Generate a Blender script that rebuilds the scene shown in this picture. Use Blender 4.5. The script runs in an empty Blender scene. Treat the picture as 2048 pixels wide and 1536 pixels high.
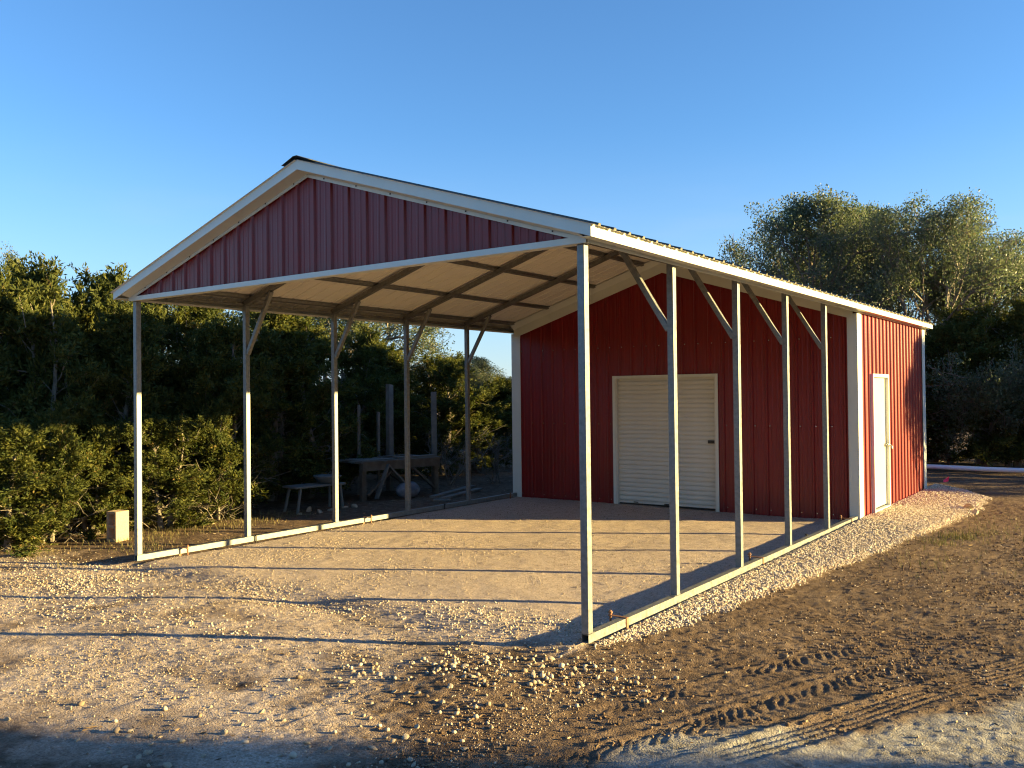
import bpy, math, random
import numpy as np
from mathutils import Vector, Matrix

# ------------------------------------------------------------------ camera, sky, sun, exposure
S = bpy.context.scene
COL = S.collection
CAM = np.array([9.3917, -5.5793, 1.8413]); YAW, PIT, ROL, FPX = 0.6276, 0.0123, -0.0110, 1756.26
_f = np.array([-math.sin(YAW) * math.cos(PIT), math.cos(YAW) * math.cos(PIT), math.sin(PIT)])
_r = np.array([math.cos(YAW), math.sin(YAW), 0.0]); _u = np.cross(_r, _f)
RGT = math.cos(ROL) * _r + math.sin(ROL) * _u
UPV = -math.sin(ROL) * _r + math.cos(ROL) * _u
FWD = _f
cd = bpy.data.cameras.new('camera'); cam = bpy.data.objects.new('camera', cd); COL.objects.link(cam)
cd.sensor_width = 36.0; cd.lens = FPX * 36.0 / 2048.0; cd.clip_start = 0.1; cd.clip_end = 2000
m4 = Matrix.Identity(4)
for i in range(3):
    m4[i][0], m4[i][1], m4[i][2], m4[i][3] = RGT[i], UPV[i], -FWD[i], CAM[i]
cam.matrix_world = m4
S.camera = cam

SUN_AZ, SUN_EL = math.radians(60.7), math.radians(8.8)      # azimuth clockwise from +Y
SUND = Vector((math.sin(SUN_AZ) * math.cos(SUN_EL), math.cos(SUN_AZ) * math.cos(SUN_EL), math.sin(SUN_EL)))
w = bpy.data.worlds.new('World'); S.world = w; w.use_nodes = True
nt = w.node_tree; nt.nodes.clear()
sky = nt.nodes.new('ShaderNodeTexSky'); sky.sky_type = 'NISHITA'; sky.sun_disc = False
sky.sun_elevation = SUN_EL; sky.sun_rotation = SUN_AZ
sky.air_density = 1.0; sky.dust_density = 0.0; sky.ozone_density = 4.5; sky.altitude = 300
bg = nt.nodes.new('ShaderNodeBackground'); bg.inputs['Strength'].default_value = 0.074
wo = nt.nodes.new('ShaderNodeOutputWorld')
# pale haze low over the horizon all round, with faint streaks of cloud in it
_tc = nt.nodes.new('ShaderNodeTexCoord'); _sx = nt.nodes.new('ShaderNodeSeparateXYZ'); nt.links.new(_tc.outputs['Generated'], _sx.inputs[0])
_mr = nt.nodes.new('ShaderNodeMapRange'); _mr.interpolation_type = 'SMOOTHSTEP'
for _k, _v in (('From Min', 0.30), ('From Max', -0.02), ('To Min', 0.0), ('To Max', 0.75)): _mr.inputs[_k].default_value = _v
nt.links.new(_sx.outputs['Z'], _mr.inputs['Value'])
_mp = nt.nodes.new('ShaderNodeMapping'); _mp.inputs['Scale'].default_value = (5, 5, 26); nt.links.new(_tc.outputs['Generated'], _mp.inputs['Vector'])
_nz = nt.nodes.new('ShaderNodeTexNoise'); _nz.inputs['Scale'].default_value = 1.0; _nz.inputs['Detail'].default_value = 5; nt.links.new(_mp.outputs[0], _nz.inputs['Vector'])
_nr = nt.nodes.new('ShaderNodeMapRange'); _nr.interpolation_type = 'SMOOTHSTEP'
for _k, _v in (('From Min', 0.52), ('From Max', 0.72), ('To Min', 0.72), ('To Max', 1.0)): _nr.inputs[_k].default_value = _v
nt.links.new(_nz.outputs['Fac'], _nr.inputs['Value'])
_mu = nt.nodes.new('ShaderNodeMath'); _mu.operation = 'MULTIPLY'; nt.links.new(_mr.outputs[0], _mu.inputs[0]); nt.links.new(_nr.outputs[0], _mu.inputs[1])
_mx = nt.nodes.new('ShaderNodeMix'); _mx.data_type = 'RGBA'; nt.links.new(_mu.outputs[0], _mx.inputs['Factor'])
nt.links.new(sky.outputs[0], _mx.inputs['A']); _mx.inputs['B'].default_value = (1.75, 2.15, 2.75, 1)
nt.links.new(_mx.outputs['Result'], bg.inputs['Color']); nt.links.new(bg.outputs[0], wo.inputs['Surface'])
sl = bpy.data.lights.new('sun', 'SUN'); sl.energy = 5.0; sl.angle = math.radians(0.5); sl.color = (1.0, 0.76, 0.30)
sun = bpy.data.objects.new('sun', sl); COL.objects.link(sun)
sun.rotation_euler = (-SUND).to_track_quat('-Z', 'Y').to_euler(); sun.location = (30, 15, 12)
S.view_settings.view_transform = 'Standard'; S.view_settings.look = 'None'
S.view_settings.exposure = 2.2; S.view_settings.gamma = 1.0; S.view_settings.use_curve_mapping = False
S.render.engine = 'CYCLES'; S.cycles.use_denoising = True; S.cycles.filter_width = 1.15; S.cycles.use_adaptive_sampling = True; S.cycles.adaptive_threshold = 0.015
try:
    S.cycles.denoiser = 'OPENIMAGEDENOISE'
except Exception:
    pass
S.cycles.max_bounces = 6; S.cycles.diffuse_bounces = 4; S.cycles.transparent_max_bounces = 4
S.cycles.caustics_reflective = False; S.cycles.caustics_refractive = False

# ------------------------------------------------------------------ measures (metres)
W, SP, YW, YB = 6.017, 1.5, 7.426, 12.0
P = 0.0635                    # square tube
HT = 2.958                    # underside of the front header trim
RIDGE, SL = 4.045, 0.312      # underside of the roof sheets at the ridge, slope
OV = 0.15                     # overhang
XC = W / 2
R_ = np.random.default_rng(7)

def roofz(x, top=RIDGE):
    return top - SL * abs(x - XC)

def at(u, t, z=0.0):
    """point on the ground under photo column u at forward distance t"""
    d = FWD + RGT * (u - 1024) / FPX
    p = CAM + d * t
    return (float(p[0]), float(p[1]), z)

# ------------------------------------------------------------------ materials
MATS = {}
def node_mat(name):
    m = bpy.data.materials.new(name); m.use_nodes = True
    nt = m.node_tree; b = nt.nodes['Principled BSDF']; MATS[name] = m
    return m, nt, b

def surf(name, c1, c2=None, rough=0.6, metal=0.0, scale=6.0, spec=0.5, bump=0.0, bscale=60.0, rough2=None, stretch=(1, 1, 1), detail=5.0):
    m, nt, b = node_mat(name)
    L = nt.links.new
    tc = nt.nodes.new('ShaderNodeTexCoord'); mp = nt.nodes.new('ShaderNodeMapping')
    mp.inputs['Scale'].default_value = stretch
    L(tc.outputs['Object'], mp.inputs['Vector'])
    n = nt.nodes.new('ShaderNodeTexNoise'); n.inputs['Scale'].default_value = scale; n.inputs['Detail'].default_value = detail
    n.inputs['Roughness'].default_value = 0.62
    L(mp.outputs[0], n.inputs['Vector'])
    cr = nt.nodes.new('ShaderNodeValToRGB')
    cr.color_ramp.elements[0].position = 0.32; cr.color_ramp.elements[1].position = 0.68
    cr.color_ramp.elements[0].color = (*c1, 1); cr.color_ramp.elements[1].color = (*(c2 or c1), 1)
    L(n.outputs['Fac'], cr.inputs['Fac']); L(cr.outputs['Color'], b.inputs['Base Color'])
    b.inputs['Metallic'].default_value = metal; b.inputs['Specular IOR Level'].default_value = spec
    if rough2 is None:
        b.inputs['Roughness'].default_value = rough
    else:
        mr = nt.nodes.new('ShaderNodeMapRange'); mr.inputs['From Min'].default_value = 0.3; mr.inputs['From Max'].default_value = 0.7
        mr.inputs['To Min'].default_value = rough; mr.inputs['To Max'].default_value = rough2
        L(n.outputs['Fac'], mr.inputs['Value']); L(mr.outputs[0], b.inputs['Roughness'])
    if bump:
        n2 = nt.nodes.new('ShaderNodeTexNoise'); n2.inputs['Scale'].default_value = bscale; n2.inputs['Detail'].default_value = 4
        L(mp.outputs[0], n2.inputs['Vector'])
        bp = nt.nodes.new('ShaderNodeBump'); bp.inputs['Strength'].default_value = bump; bp.inputs['Distance'].default_value = 0.01
        L(n2.outputs['Fac'], bp.inputs['Height']); L(bp.outputs[0], b.inputs['Normal'])
    return m

surf('red', (0.165, 0.0035, 0.0035), (0.20, 0.005, 0.0045), 0.36, scale=3, spec=0.5, bump=0.05, bscale=9, rough2=0.46, stretch=(1, 1, .15))
surf('trim', (0.62, 0.62, 0.55), (0.68, 0.68, 0.61), 0.38, scale=2.5, rough2=0.48)
surf('doorwhite', (0.52, 0.50, 0.42), (0.56, 0.54, 0.46), 0.35, scale=2)
surf('ceiling', (0.76, 0.70, 0.60), (0.78, 0.72, 0.62), 0.42, scale=1.2)
surf('rolldoor', (0.60, 0.565, 0.48), (0.66, 0.625, 0.54), 0.5, scale=1.6)
surf('roof', (0.065, 0.066, 0.060), (0.085, 0.085, 0.075), 0.30, scale=3)
surf('galv', (0.16, 0.168, 0.165), (0.25, 0.25, 0.24), 0.40, metal=0.35, scale=26, rough2=0.55, detail=2)
surf('galv_dark', (0.14, 0.135, 0.125), (0.22, 0.21, 0.195), 0.42, metal=0.55, scale=22, rough2=0.6, detail=2)
surf('steel', (0.02, 0.018, 0.016), (0.05, 0.04, 0.03), 0.5, metal=0.3, scale=30)
surf('rust', (0.20, 0.09, 0.045), (0.30, 0.15, 0.08), 0.65, metal=0.2, scale=30)
surf('chrome', (0.6, 0.58, 0.54), None, 0.25, metal=0.9)
surf('block', (0.44, 0.31, 0.19), (0.54, 0.40, 0.26), 0.9, scale=40, bump=0.5, bscale=120)
surf('oldwood', (0.085, 0.065, 0.048), (0.16, 0.13, 0.10), 0.85, scale=5, bump=0.35, bscale=30, stretch=(1, 1, 1))
surf('greywood', (0.12, 0.108, 0.092), (0.22, 0.20, 0.172), 0.85, scale=6, bump=0.3, bscale=30)
surf('resin', (0.12, 0.123, 0.12), (0.17, 0.174, 0.17), 0.5, scale=5)
surf('bag', (0.10, 0.105, 0.13), (0.24, 0.245, 0.28), 0.75, scale=6, bump=0.5, bscale=14)
surf('basin', (0.07, 0.09, 0.08), (0.10, 0.12, 0.11), 0.35, scale=5)
surf('pvc', (0.84, 0.86, 0.88), (0.88, 0.89, 0.90), 0.4, scale=3)
surf('flagpink', (0.85, 0.05, 0.16), (0.95, 0.08, 0.22), 0.6, scale=5)
surf('rock', (0.30, 0.235, 0.16), (0.50, 0.42, 0.32), 0.9, scale=14, bump=0.5, bscale=60)
surf('bark', (0.11, 0.085, 0.065), (0.24, 0.20, 0.165), 0.9, scale=12, bump=0.6, bscale=40, stretch=(1, 1, .3))
surf('palebark', (0.12, 0.095, 0.07), (0.25, 0.21, 0.165), 0.9, scale=12, bump=0.4, bscale=40)

def attr_mat(name, stops, rough=0.7, trans=0.0, tcol=None, spec=0.3):
    """colour from the per-vertex value 'var'"""
    m, nt, b = node_mat(name); L = nt.links.new
    a = nt.nodes.new('ShaderNodeAttribute'); a.attribute_name = 'var'
    cr = nt.nodes.new('ShaderNodeValToRGB'); e = cr.color_ramp.elements
    while len(e) < len(stops):
        e.new(0.5)
    for k, (p, c) in enumerate(stops):
        e[k].position = p; e[k].color = (*c, 1)
    L(a.outputs['Fac'], cr.inputs['Fac']); L(cr.outputs['Color'], b.inputs['Base Color'])
    b.inputs['Roughness'].default_value = rough; b.inputs['Specular IOR Level'].default_value = spec
    if trans:
        t = nt.nodes.new('ShaderNodeBsdfTranslucent')
        if tcol:
            mx = nt.nodes.new('ShaderNodeMix'); mx.data_type = 'RGBA'; mx.blend_type = 'MULTIPLY'
            mx.inputs['Factor'].default_value = 1.0
            L(cr.outputs['Color'], mx.inputs['A']); mx.inputs['B'].default_value = (*tcol, 1)
            L(mx.outputs['Result'], t.inputs['Color'])
        else:
            L(cr.outputs['Color'], t.inputs['Color'])
        ms = nt.nodes.new('ShaderNodeMixShader'); ms.inputs[0].default_value = trans
        out = nt.nodes['Material Output']
        L(b.outputs[0], ms.inputs[1]); L(t.outputs[0], ms.inputs[2]); L(ms.outputs[0], out.inputs['Surface'])
    return m

attr_mat('juniper', [(0.0, (0.030, 0.048, 0.010)), (0.5, (0.078, 0.088, 0.018)), (0.9, (0.140, 0.130, 0.028)), (1.0, (0.18, 0.11, 0.04))], 0.75, 0.30, (1.6, 1.5, 0.8))
attr_mat('oakleaf', [(0.0, (0.060, 0.080, 0.042)), (0.5, (0.112, 0.132, 0.075)), (0.85, (0.165, 0.175, 0.105)), (1.0, (0.17, 0.13, 0.07))], 0.5, 0.42, (1.25, 1.35, 1.0), spec=0.4)
attr_mat('pebble', [(0.0, (0.16, 0.115, 0.075)), (0.35, (0.36, 0.28, 0.20)), (0.8, (0.55, 0.455, 0.355)), (1.0, (0.65, 0.58, 0.49))], 0.92, spec=0.2)
attr_mat('clod', [(0.0, (0.08, 0.05, 0.032)), (0.5, (0.16, 0.105, 0.07)), (1.0, (0.28, 0.20, 0.145))], 0.95, spec=0.1)
attr_mat('grass', [(0.0, (0.06, 0.08, 0.02)), (0.5, (0.16, 0.14, 0.05)), (1.0, (0.34, 0.26, 0.13))], 0.8, 0.25)
attr_mat('litter', [(0.0, (0.10, 0.06, 0.035)), (0.6, (0.24, 0.16, 0.09)), (1.0, (0.42, 0.33, 0.22))], 0.9)

# ------------------------------------------------------------------ mesh helpers
def setp(o, label=None, cat=None, group=None, kind=None):
    if label: o['label'] = label
    if cat: o['category'] = cat
    if group: o['group'] = group
    if kind: o['kind'] = kind
    return o

def link(o, parent=None):
    COL.objects.link(o)
    if parent is not None:
        o.parent = parent
    return o

def empty(name, loc=(0, 0, 0), rz=0.0):
    o = bpy.data.objects.new(name, None); o.location = loc; o.rotation_euler = (0, 0, rz); o.empty_display_size = 0.1
    return link(o)

def fast_mesh(name, V, F, mat=None, smooth=False, var=None):
    V = np.asarray(V, np.float32); F = np.asarray(F, np.int32)
    me = bpy.data.meshes.new(name); n, k = F.shape
    me.vertices.add(len(V)); me.vertices.foreach_set('co', V.ravel())
    me.loops.add(n * k); me.loops.foreach_set('vertex_index', F.ravel())
    me.polygons.add(n)
    me.polygons.foreach_set('loop_start', np.arange(0, n * k, k, dtype=np.int32))
    me.polygons.foreach_set('loop_total', np.full(n, k, np.int32))
    if smooth:
        me.polygons.foreach_set('use_smooth', np.ones(n, bool))
    me.update(calc_edges=True)
    if mat:
        me.materials.append(MATS[mat])
    if var is not None:
        a = me.attributes.new('var', 'FLOAT', 'POINT'); a.data.foreach_set('value', np.asarray(var, np.float32))
    return me

class MB:
    def __init__(s): s.v = []; s.f = []
    def add(s, v, f):
        k = len(s.v); s.v += [tuple(map(float, p)) for p in v]; s.f += [tuple(i + k for i in q) for q in f]; return s
    def box(s, x0, x1, y0, y1, z0, z1):
        return s.add([(x0, y0, z0), (x1, y0, z0), (x1, y1, z0), (x0, y1, z0), (x0, y0, z1), (x1, y0, z1), (x1, y1, z1), (x0, y1, z1)],
                     [(0, 3, 2, 1), (4, 5, 6, 7), (0, 1, 5, 4), (1, 2, 6, 5), (2, 3, 7, 6), (3, 0, 4, 7)])
    def beam(s, p0, p1, wd, ht, up=(0, 0, 1)):
        p0, p1 = Vector(p0), Vector(p1); d = (p1 - p0).normalized(); up = Vector(up)
        sd = d.cross(up).normalized() * (wd / 2); uu = sd.cross(d).normalized() * (ht / 2)
        vs = [p + a * sd + b * uu for p in (p0, p1) for a, b in ((-1, -1), (1, -1), (1, 1), (-1, 1))]
        return s.add(vs, [(0, 1, 2, 3)[::-1], (4, 5, 6, 7), (0, 4, 5, 1)[::-1], (1, 5, 6, 2)[::-1], (2, 6, 7, 3)[::-1], (3, 7, 4, 0)[::-1]])
    def tube(s, pts, rad, k=8, cap=True):
        pts = [Vector(p) for p in pts]; n = len(pts)
        if not hasattr(rad, '__len__'): rad = [rad] * n
        vs = []; fs = []
        for i, p in enumerate(pts):
            d = (pts[min(i + 1, n - 1)] - pts[max(i - 1, 0)]).normalized()
            a = Vector((0, 0, 1)) if abs(d.z) < 0.9 else Vector((1, 0, 0))
            e1 = d.cross(a).normalized(); e2 = d.cross(e1)
            for j in range(k):
                t = 2 * math.pi * j / k
                vs.append(p + (e1 * math.cos(t) + e2 * math.sin(t)) * rad[i])
        for i in range(n - 1):
            for j in range(k):
                a, b = i * k + j, i * k + (j + 1) % k
                fs.append((a, a + k, b + k, b))
        if cap:
            fs.append(tuple(range(k))); fs.append(tuple(range((n - 1) * k, n * k))[::-1])
        return s.add(vs, fs)
    def mesh(s, name, mat=None, smooth=False, mats=None):
        me = bpy.data.meshes.new(name); me.from_pydata(s.v, [], s.f)
        for mm in (mats or ([mat] if mat else [])):
            me.materials.append(MATS[mm])
        if smooth:
            me.polygons.foreach_set('use_smooth', np.ones(len(me.polygons), bool))
        me.update(); return me
    def obj(s, name, mat, parent=None, bevel=0.0, smooth=False, mats=None, solid=0.0, moff=0):
        o = bpy.data.objects.new(name, s.mesh(name, mat, smooth, mats)); link(o, parent)
        if solid:
            md = o.modifiers.new('thickness', 'SOLIDIFY'); md.thickness = solid; md.offset = 0; md.material_offset = moff; md.material_offset_rim = 0
        if bevel:
            md = o.modifiers.new('edges', 'BEVEL'); md.width = bevel; md.segments = 2; md.limit_method = 'ANGLE'; md.angle_limit = 0.7
        return o

# ------------------------------------------------------------------ noise and the ground
def _hash(ix, iy, sd):
    h = (ix.astype(np.int64) * 374761393 + iy.astype(np.int64) * 668265263 + sd * 974634211) & 0xFFFFFFFF
    h = ((h ^ (h >> 13)) * 1274126177) & 0xFFFFFFFF
    h = (h ^ (h >> 16)) & 0xFFFFFF
    return h / float(0xFFFFFF)

def vnoise(x, y, sd=0):
    x0 = np.floor(x); y0 = np.floor(y); fx = x - x0; fy = y - y0
    fx = fx * fx * (3 - 2 * fx); fy = fy * fy * (3 - 2 * fy)
    a = _hash(x0, y0, sd); b = _hash(x0 + 1, y0, sd); c = _hash(x0, y0 + 1, sd); d = _hash(x0 + 1, y0 + 1, sd)
    return (a * (1 - fx) + b * fx) * (1 - fy) + (c * (1 - fx) + d * fx) * fy - 0.5

def fbm(x, y, f, oct=4, sd=0, g=0.5):
    t = 0; amp = 1.0
    for k in range(oct):
        t = t + amp * vnoise(x * f + 17.3 * k, y * f - 9.1 * k, sd + k); f *= 2.03; amp *= g
    return t

def sstep(a, b, x):
    t = np.clip((x - a) / (b - a), 0, 1); return t * t * (3 - 2 * t)

BANK_Y = [-0.6, 0.0, 0.97, 2.34, 3.91, 5.46, 7.96, 10.04, 11.6, 12.6, 13.2]
BANK_W = [0.00, 0.05, 0.25, 0.38, 0.60, 0.80, 1.00, 1.15, 1.05, 0.55, 0.0]
def zones(x, y):
    n = fbm(x, y, 1.1, 4, 3); n2 = fbm(x, y, 3.5, 3, 9)
    pad = sstep(-0.02, 0.10, x) * sstep(W + 0.02, W - 0.06, x) * sstep(-0.9, 0.1, y + n * 0.9) * sstep(YB, YB - .1, y)
    bw = np.interp(y, BANK_Y, BANK_W) + n2 * 0.10 * (np.interp(y, BANK_Y, BANK_W) > 0.02)
    bank = sstep(W - 0.05, W, x) * sstep(0.08, -0.06, x - W - bw) * sstep(-.05, .25, y) * (y < 13)
    qq = (x - 6) * .489 - (y + 2.1) * .872
    front = sstep(.9, -.5, qq + n * 1.2) * sstep(5.45, 4.3, x + n * 1.0 + .30 * y) * sstep(.35, -.45, y + .8 * n) * sstep(-3.2, -1.2, x + n) * np.clip(.80 + .9 * n2, .2, 1)
    s = (x - 6.76) * 0.807 - (y + 1.84) * 0.59 - 0.13
    drive = sstep(-0.10, 0.22, s + n * 0.55 + n2 * 0.28)
    return pad, bank, front, drive

TRK = []
def trk_frame(p0, p1):
    p0 = np.array(p0); p1 = np.array(p1); d = p1 - p0; L = np.hypot(*d); d = d / L
    return p0, d, np.array([-d[1], d[0]]), L
TRA = trk_frame((6.95, -1.9), (8.55, 2.1)); TRB = trk_frame((7.50, -1.35), (8.98, 2.10)); TRC = trk_frame((6.55, -1.55), (7.75, 1.3))

def height(x, y):
    pad, bank, front, drive = zones(x, y)
    inside = sstep(-0.05, 0.15, x) * sstep(W + .01, W - .12, x) * sstep(-0.25, 0.25, y) * sstep(YB + .3, YB, y)
    big = fbm(x, y, 0.35, 2, 21) * 0.05 + fbm(x, y, 1.3, 2, 5) * 0.010
    clod = fbm(x, y, 5.5, 4, 40, 0.6) * (0.008 - 0.003 * drive)
    fine = fbm(x, y, 26.0, 2, 60) * 0.009
    z = np.where(True, big + clod + fine, 0) - 0.035
    rough_right = sstep(W, W + .8, x)
    z = z - 0.02 * rough_right
    # bank of stone along the right side
    t = np.clip((x - W) / np.maximum(np.interp(y, BANK_Y, BANK_W) + 0.1, 0.05), 0, 1)
    bz = np.clip(-0.022 + 0.0075 * y, -.03, .03) - 0.055 * t ** 1.3
    z = z * (1 - bank) + (bz + fine * 1.5 + clod * .2) * bank
    # the driven gravel in front: shallow ruts
    z = z + front * (0.005 * np.sin((x * 0.55 - y) * 3.1 + 3 * fbm(x, y, .7, 2, 77)) - 0.3 * clod)
    z = z * (1 - inside) + inside * (-0.012 + fbm(x, y, 0.8, 2, 31) * 0.020 + fbm(x, y, 6, 3, 33) * 0.006 + fine * .3)
    # a rut where gravel piles up by the front edge
    z = z + 0.03 * np.exp(-((x - 5.0) ** 2 / 0.9 + (y + 0.05) ** 2 / 0.10)) - 0.035 * np.exp(-((x - 3.1) ** 2 / 0.7 + (y + 0.15) ** 2 / 0.05))
    # rubble heap
    z = z + 0.045 * np.exp(-(((x - 5.75) * .85 + (y + 1.1) * .5) ** 2 / 0.35 + ((y + 1.1) * .85 - (x - 5.75) * .5) ** 2 / 0.22))
    # tyre tracks
    def frame(T):
        dx, dy = x - T[0][0], y - T[0][1]
        s_ = dx * T[1][0] + dy * T[1][1]; c_ = dx * T[2][0] + dy * T[2][1]
        wob = 0.02 * np.sin(s_ * 2.2)
        return s_, c_ + wob, T[3]
    for T, kind, hw in ((TRA, 'chev', 0.17), (TRC, 'chev', 0.15), (TRB, 'rib', 0.115)):
        s_, c_, L = frame(T)
        on = sstep(hw + .02, hw - .02, np.abs(c_)) * sstep(-.1, .3, s_) * sstep(L + .2, L - .4, s_)
        patch = np.clip(0.85 + 1.5 * fbm(x, y, 1.7, 3, 90), 0.25, 1)
        if kind == 'chev':
            wr = fbm(x, y, 7, 2, 91) * 1.1; ph = s_ / 0.085 - np.abs(c_) ** 1.4 / 0.085 * 2.2 + wr
            pat = 0.0065 * np.sin(2 * math.pi * ph) * sstep(0.0, 0.04, np.abs(c_)) + clod * .5
            on = on * patch
        else:
            pat = (0.005 * np.clip(np.cos(2 * math.pi * c_ / 0.055) * 1.6, -1, 1) + 0.004 * np.sin(2 * math.pi * (s_ / 0.045 + c_ / .08))) * np.clip(.75 + 1.2 * fbm(x, y, 4, 2, 93), .2, 1) + clod * .4
        z = z * (1 - .7 * on) + on * (-0.05 * .7 - 0.012 + pat)
        z = z + 0.007 * np.exp(-((np.abs(c_) - hw - .03) / .03) ** 2) * sstep(-.1, .3, s_) * sstep(L + .2, L - .4, s_)
    # keep soil off the base rails and the walls
    for xr in (P / 2, W - P / 2):
        k = np.exp(-((x - xr) / 0.07) ** 4) * (y > -0.03) * (y < YW)
        z = z * (1 - k) + k * np.minimum(z, -0.012)
    far = sstep(18, 60, np.hypot(x - 3, y - 3))
    z = z * (1 - far) - 0.03 * far
    return z

def h1(x, y):
    return float(height(np.array([x], float), np.array([y], float))[0])

def axis(segs, lo, hi):
    a = []
    for s, e, d in segs:
        a += list(np.arange(s, e, d))
    a.append(segs[-1][1])
    st = segs[0][2]; x = segs[0][0]; left = []
    while x > lo:
        st *= 1.35; x -= st; left.append(x)
    st = segs[-1][2]; x = segs[-1][1]; right = []
    while x < hi:
        st *= 1.35; x += st; right.append(x)
    return np.array(left[::-1] + a + right)

xs = axis([(-4.5, -0.5, .07), (-0.5, 5.2, .03), (5.2, 9.3, .017), (9.3, 11, .06)], -600, 600)
ys = axis([(-4.6, -2.4, .026), (-2.4, 2.2, .017), (2.2, 7.6, .035), (7.6, 18, .08)], -600, 600)
GX, GY = np.meshgrid(xs, ys)
gx, gy = GX.ravel(), GY.ravel()
gz = height(gx, gy)
nx, ny = len(xs), len(ys)
idx = np.arange(nx * ny).reshape(ny, nx)
F = np.stack([idx[:-1, :-1], idx[:-1, 1:], idx[1:, 1:], idx[1:, :-1]], -1).reshape(-1, 4)
gm = fast_mesh('ground', np.stack([gx, gy, gz], 1), F, None, True)
pad, bank, front, drive = zones(gx, gy)
for nm, v in (('gravel', np.clip(np.maximum(pad, np.maximum(bank, front)), 0, 1)), ('drive', drive)):
    a = gm.attributes.new(nm, 'FLOAT', 'POINT'); a.data.foreach_set('value', v.astype(np.float32))

def ground_mat():
    m, nt, b = node_mat('ground'); L = nt.links.new
    def noise(scale, det=6, ro=0.6):
        n = nt.nodes.new('ShaderNodeTexNoise'); n.inputs['Scale'].default_value = scale; n.inputs['Detail'].default_value = det
        n.inputs['Roughness'].default_value = ro; L(tc.outputs['Object'], n.inputs['Vector']); return n
    def ramp(src, stops):
        cr = nt.nodes.new('ShaderNodeValToRGB'); e = cr.color_ramp.elements
        while len(e) < len(stops): e.new(.5)
        for k, (p, c) in enumerate(stops):
            e[k].position = p; e[k].color = (*c, 1)
        L(src, cr.inputs['Fac']); return cr.outputs['Color']
    def mix(f, a, bb):
        mx = nt.nodes.new('ShaderNodeMix'); mx.data_type = 'RGBA'
        L(f, mx.inputs['Factor']); L(a, mx.inputs['A']); L(bb, mx.inputs['B']); return mx.outputs['Result']
    def math_(op, a, bb):
        n = nt.nodes.new('ShaderNodeMath'); n.operation = op; n.use_clamp = True
        for i, v in enumerate((a, bb)):
            if isinstance(v, (int, float)): n.inputs[i].default_value = v
            else: L(v, n.inputs[i])
        return n.outputs[0]
    tc = nt.nodes.new('ShaderNodeTexCoord')
    n1, n2, n3, n4 = noise(1.4), noise(9), noise(55, 4), noise(180, 3)
    dirt = ramp(n2.outputs['Fac'], [(.3, (.082, .053, .033)), (.5, (.175, .118, .078)), (.72, (.32, .232, .165))])
    dirt2 = ramp(n1.outputs['Fac'], [(.35, (.115, .068, .042)), (.65, (.20, .135, .09))])
    mx = nt.nodes.new('ShaderNodeMix'); mx.data_type = 'RGBA'; mx.inputs['Factor'].default_value = .45
    L(dirt, mx.inputs['A']); L(dirt2, mx.inputs['B']); dirt = mx.outputs['Result']
    grav = ramp(n3.outputs['Fac'], [(.28, (.37, .27, .19)), (.5, (.58, .455, .365)), (.75, (.70, .595, .52))])
    cal = ramp(n2.outputs['Fac'], [(.28, (.16, .135, .105)), (.48, (.33, .30, .26)), (.75, (.46, .43, .385))])
    vo = nt.nodes.new('ShaderNodeTexVoronoi'); vo.inputs['Scale'].default_value = 70; L(tc.outputs['Object'], vo.inputs['Vector'])
    v2 = nt.nodes.new('ShaderNodeTexVoronoi'); v2.inputs['Scale'].default_value = 150; L(tc.outputs['Object'], v2.inputs['Vector'])
    sp = nt.nodes.new('ShaderNodeSeparateColor'); L(vo.outputs['Color'], sp.inputs[0])
    sp2 = nt.nodes.new('ShaderNodeSeparateColor'); L(v2.outputs['Color'], sp2.inputs[0])
    ag = nt.nodes.new('ShaderNodeAttribute'); ag.attribute_name = 'gravel'
    ad = nt.nodes.new('ShaderNodeAttribute'); ad.attribute_name = 'drive'
    # break the edges up with noise
    j = math_('SUBTRACT', n2.outputs['Fac'], .5); j2 = math_('MULTIPLY', j, .9)
    fg = math_('ADD', math_('SUBTRACT', ag.outputs['Fac'], math_('MULTIPLY', math_('SUBTRACT', .62, n2.outputs['Fac']), .8)), 0.0)
    c = mix(fg, dirt, grav); c = mix(ad.outputs['Fac'], c, cal)
    g1 = nt.nodes.new('ShaderNodeMapRange'); g1.inputs['To Min'].default_value = .66; g1.inputs['To Max'].default_value = 1.30
    av = nt.nodes.new('ShaderNodeMath'); av.operation = 'MULTIPLY_ADD'; av.inputs[1].default_value = .5
    hf = nt.nodes.new('ShaderNodeMath'); hf.operation = 'MULTIPLY'; hf.inputs[1].default_value = .5
    L(sp.outputs[0], av.inputs[0]); L(sp2.outputs[0], hf.inputs[0]); L(hf.outputs[0], av.inputs[2]); L(av.outputs[0], g1.inputs['Value'])
    vm = nt.nodes.new('ShaderNodeVectorMath'); vm.operation = 'SCALE'; L(c, vm.inputs[0]); L(g1.outputs[0], vm.inputs['Scale'])
    c = vm.outputs[0]
    L(c, b.inputs['Base Color'])
    b.inputs['Roughness'].default_value = .95; b.inputs['Specular IOR Level'].default_value = .15
    add = nt.nodes.new('ShaderNodeMath'); add.operation = 'ADD'; L(n3.outputs['Fac'], add.inputs[0]); L(n4.outputs['Fac'], add.inputs[1])
    def plus(a_, b_, k):
        q = nt.nodes.new('ShaderNodeMath'); q.operation = 'MULTIPLY_ADD'; L(b_, q.inputs[0]); q.inputs[1].default_value = k; L(a_, q.inputs[2]); return q
    add = plus(add.outputs[0], vo.outputs['Distance'], -1.1); add = plus(add.outputs[0], v2.outputs['Distance'], -.7); add = plus(add.outputs[0], sp.outputs[1], .35)
    bp = nt.nodes.new('ShaderNodeBump'); bp.inputs['Strength'].default_value = .8; bp.inputs['Distance'].default_value = .014
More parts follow.
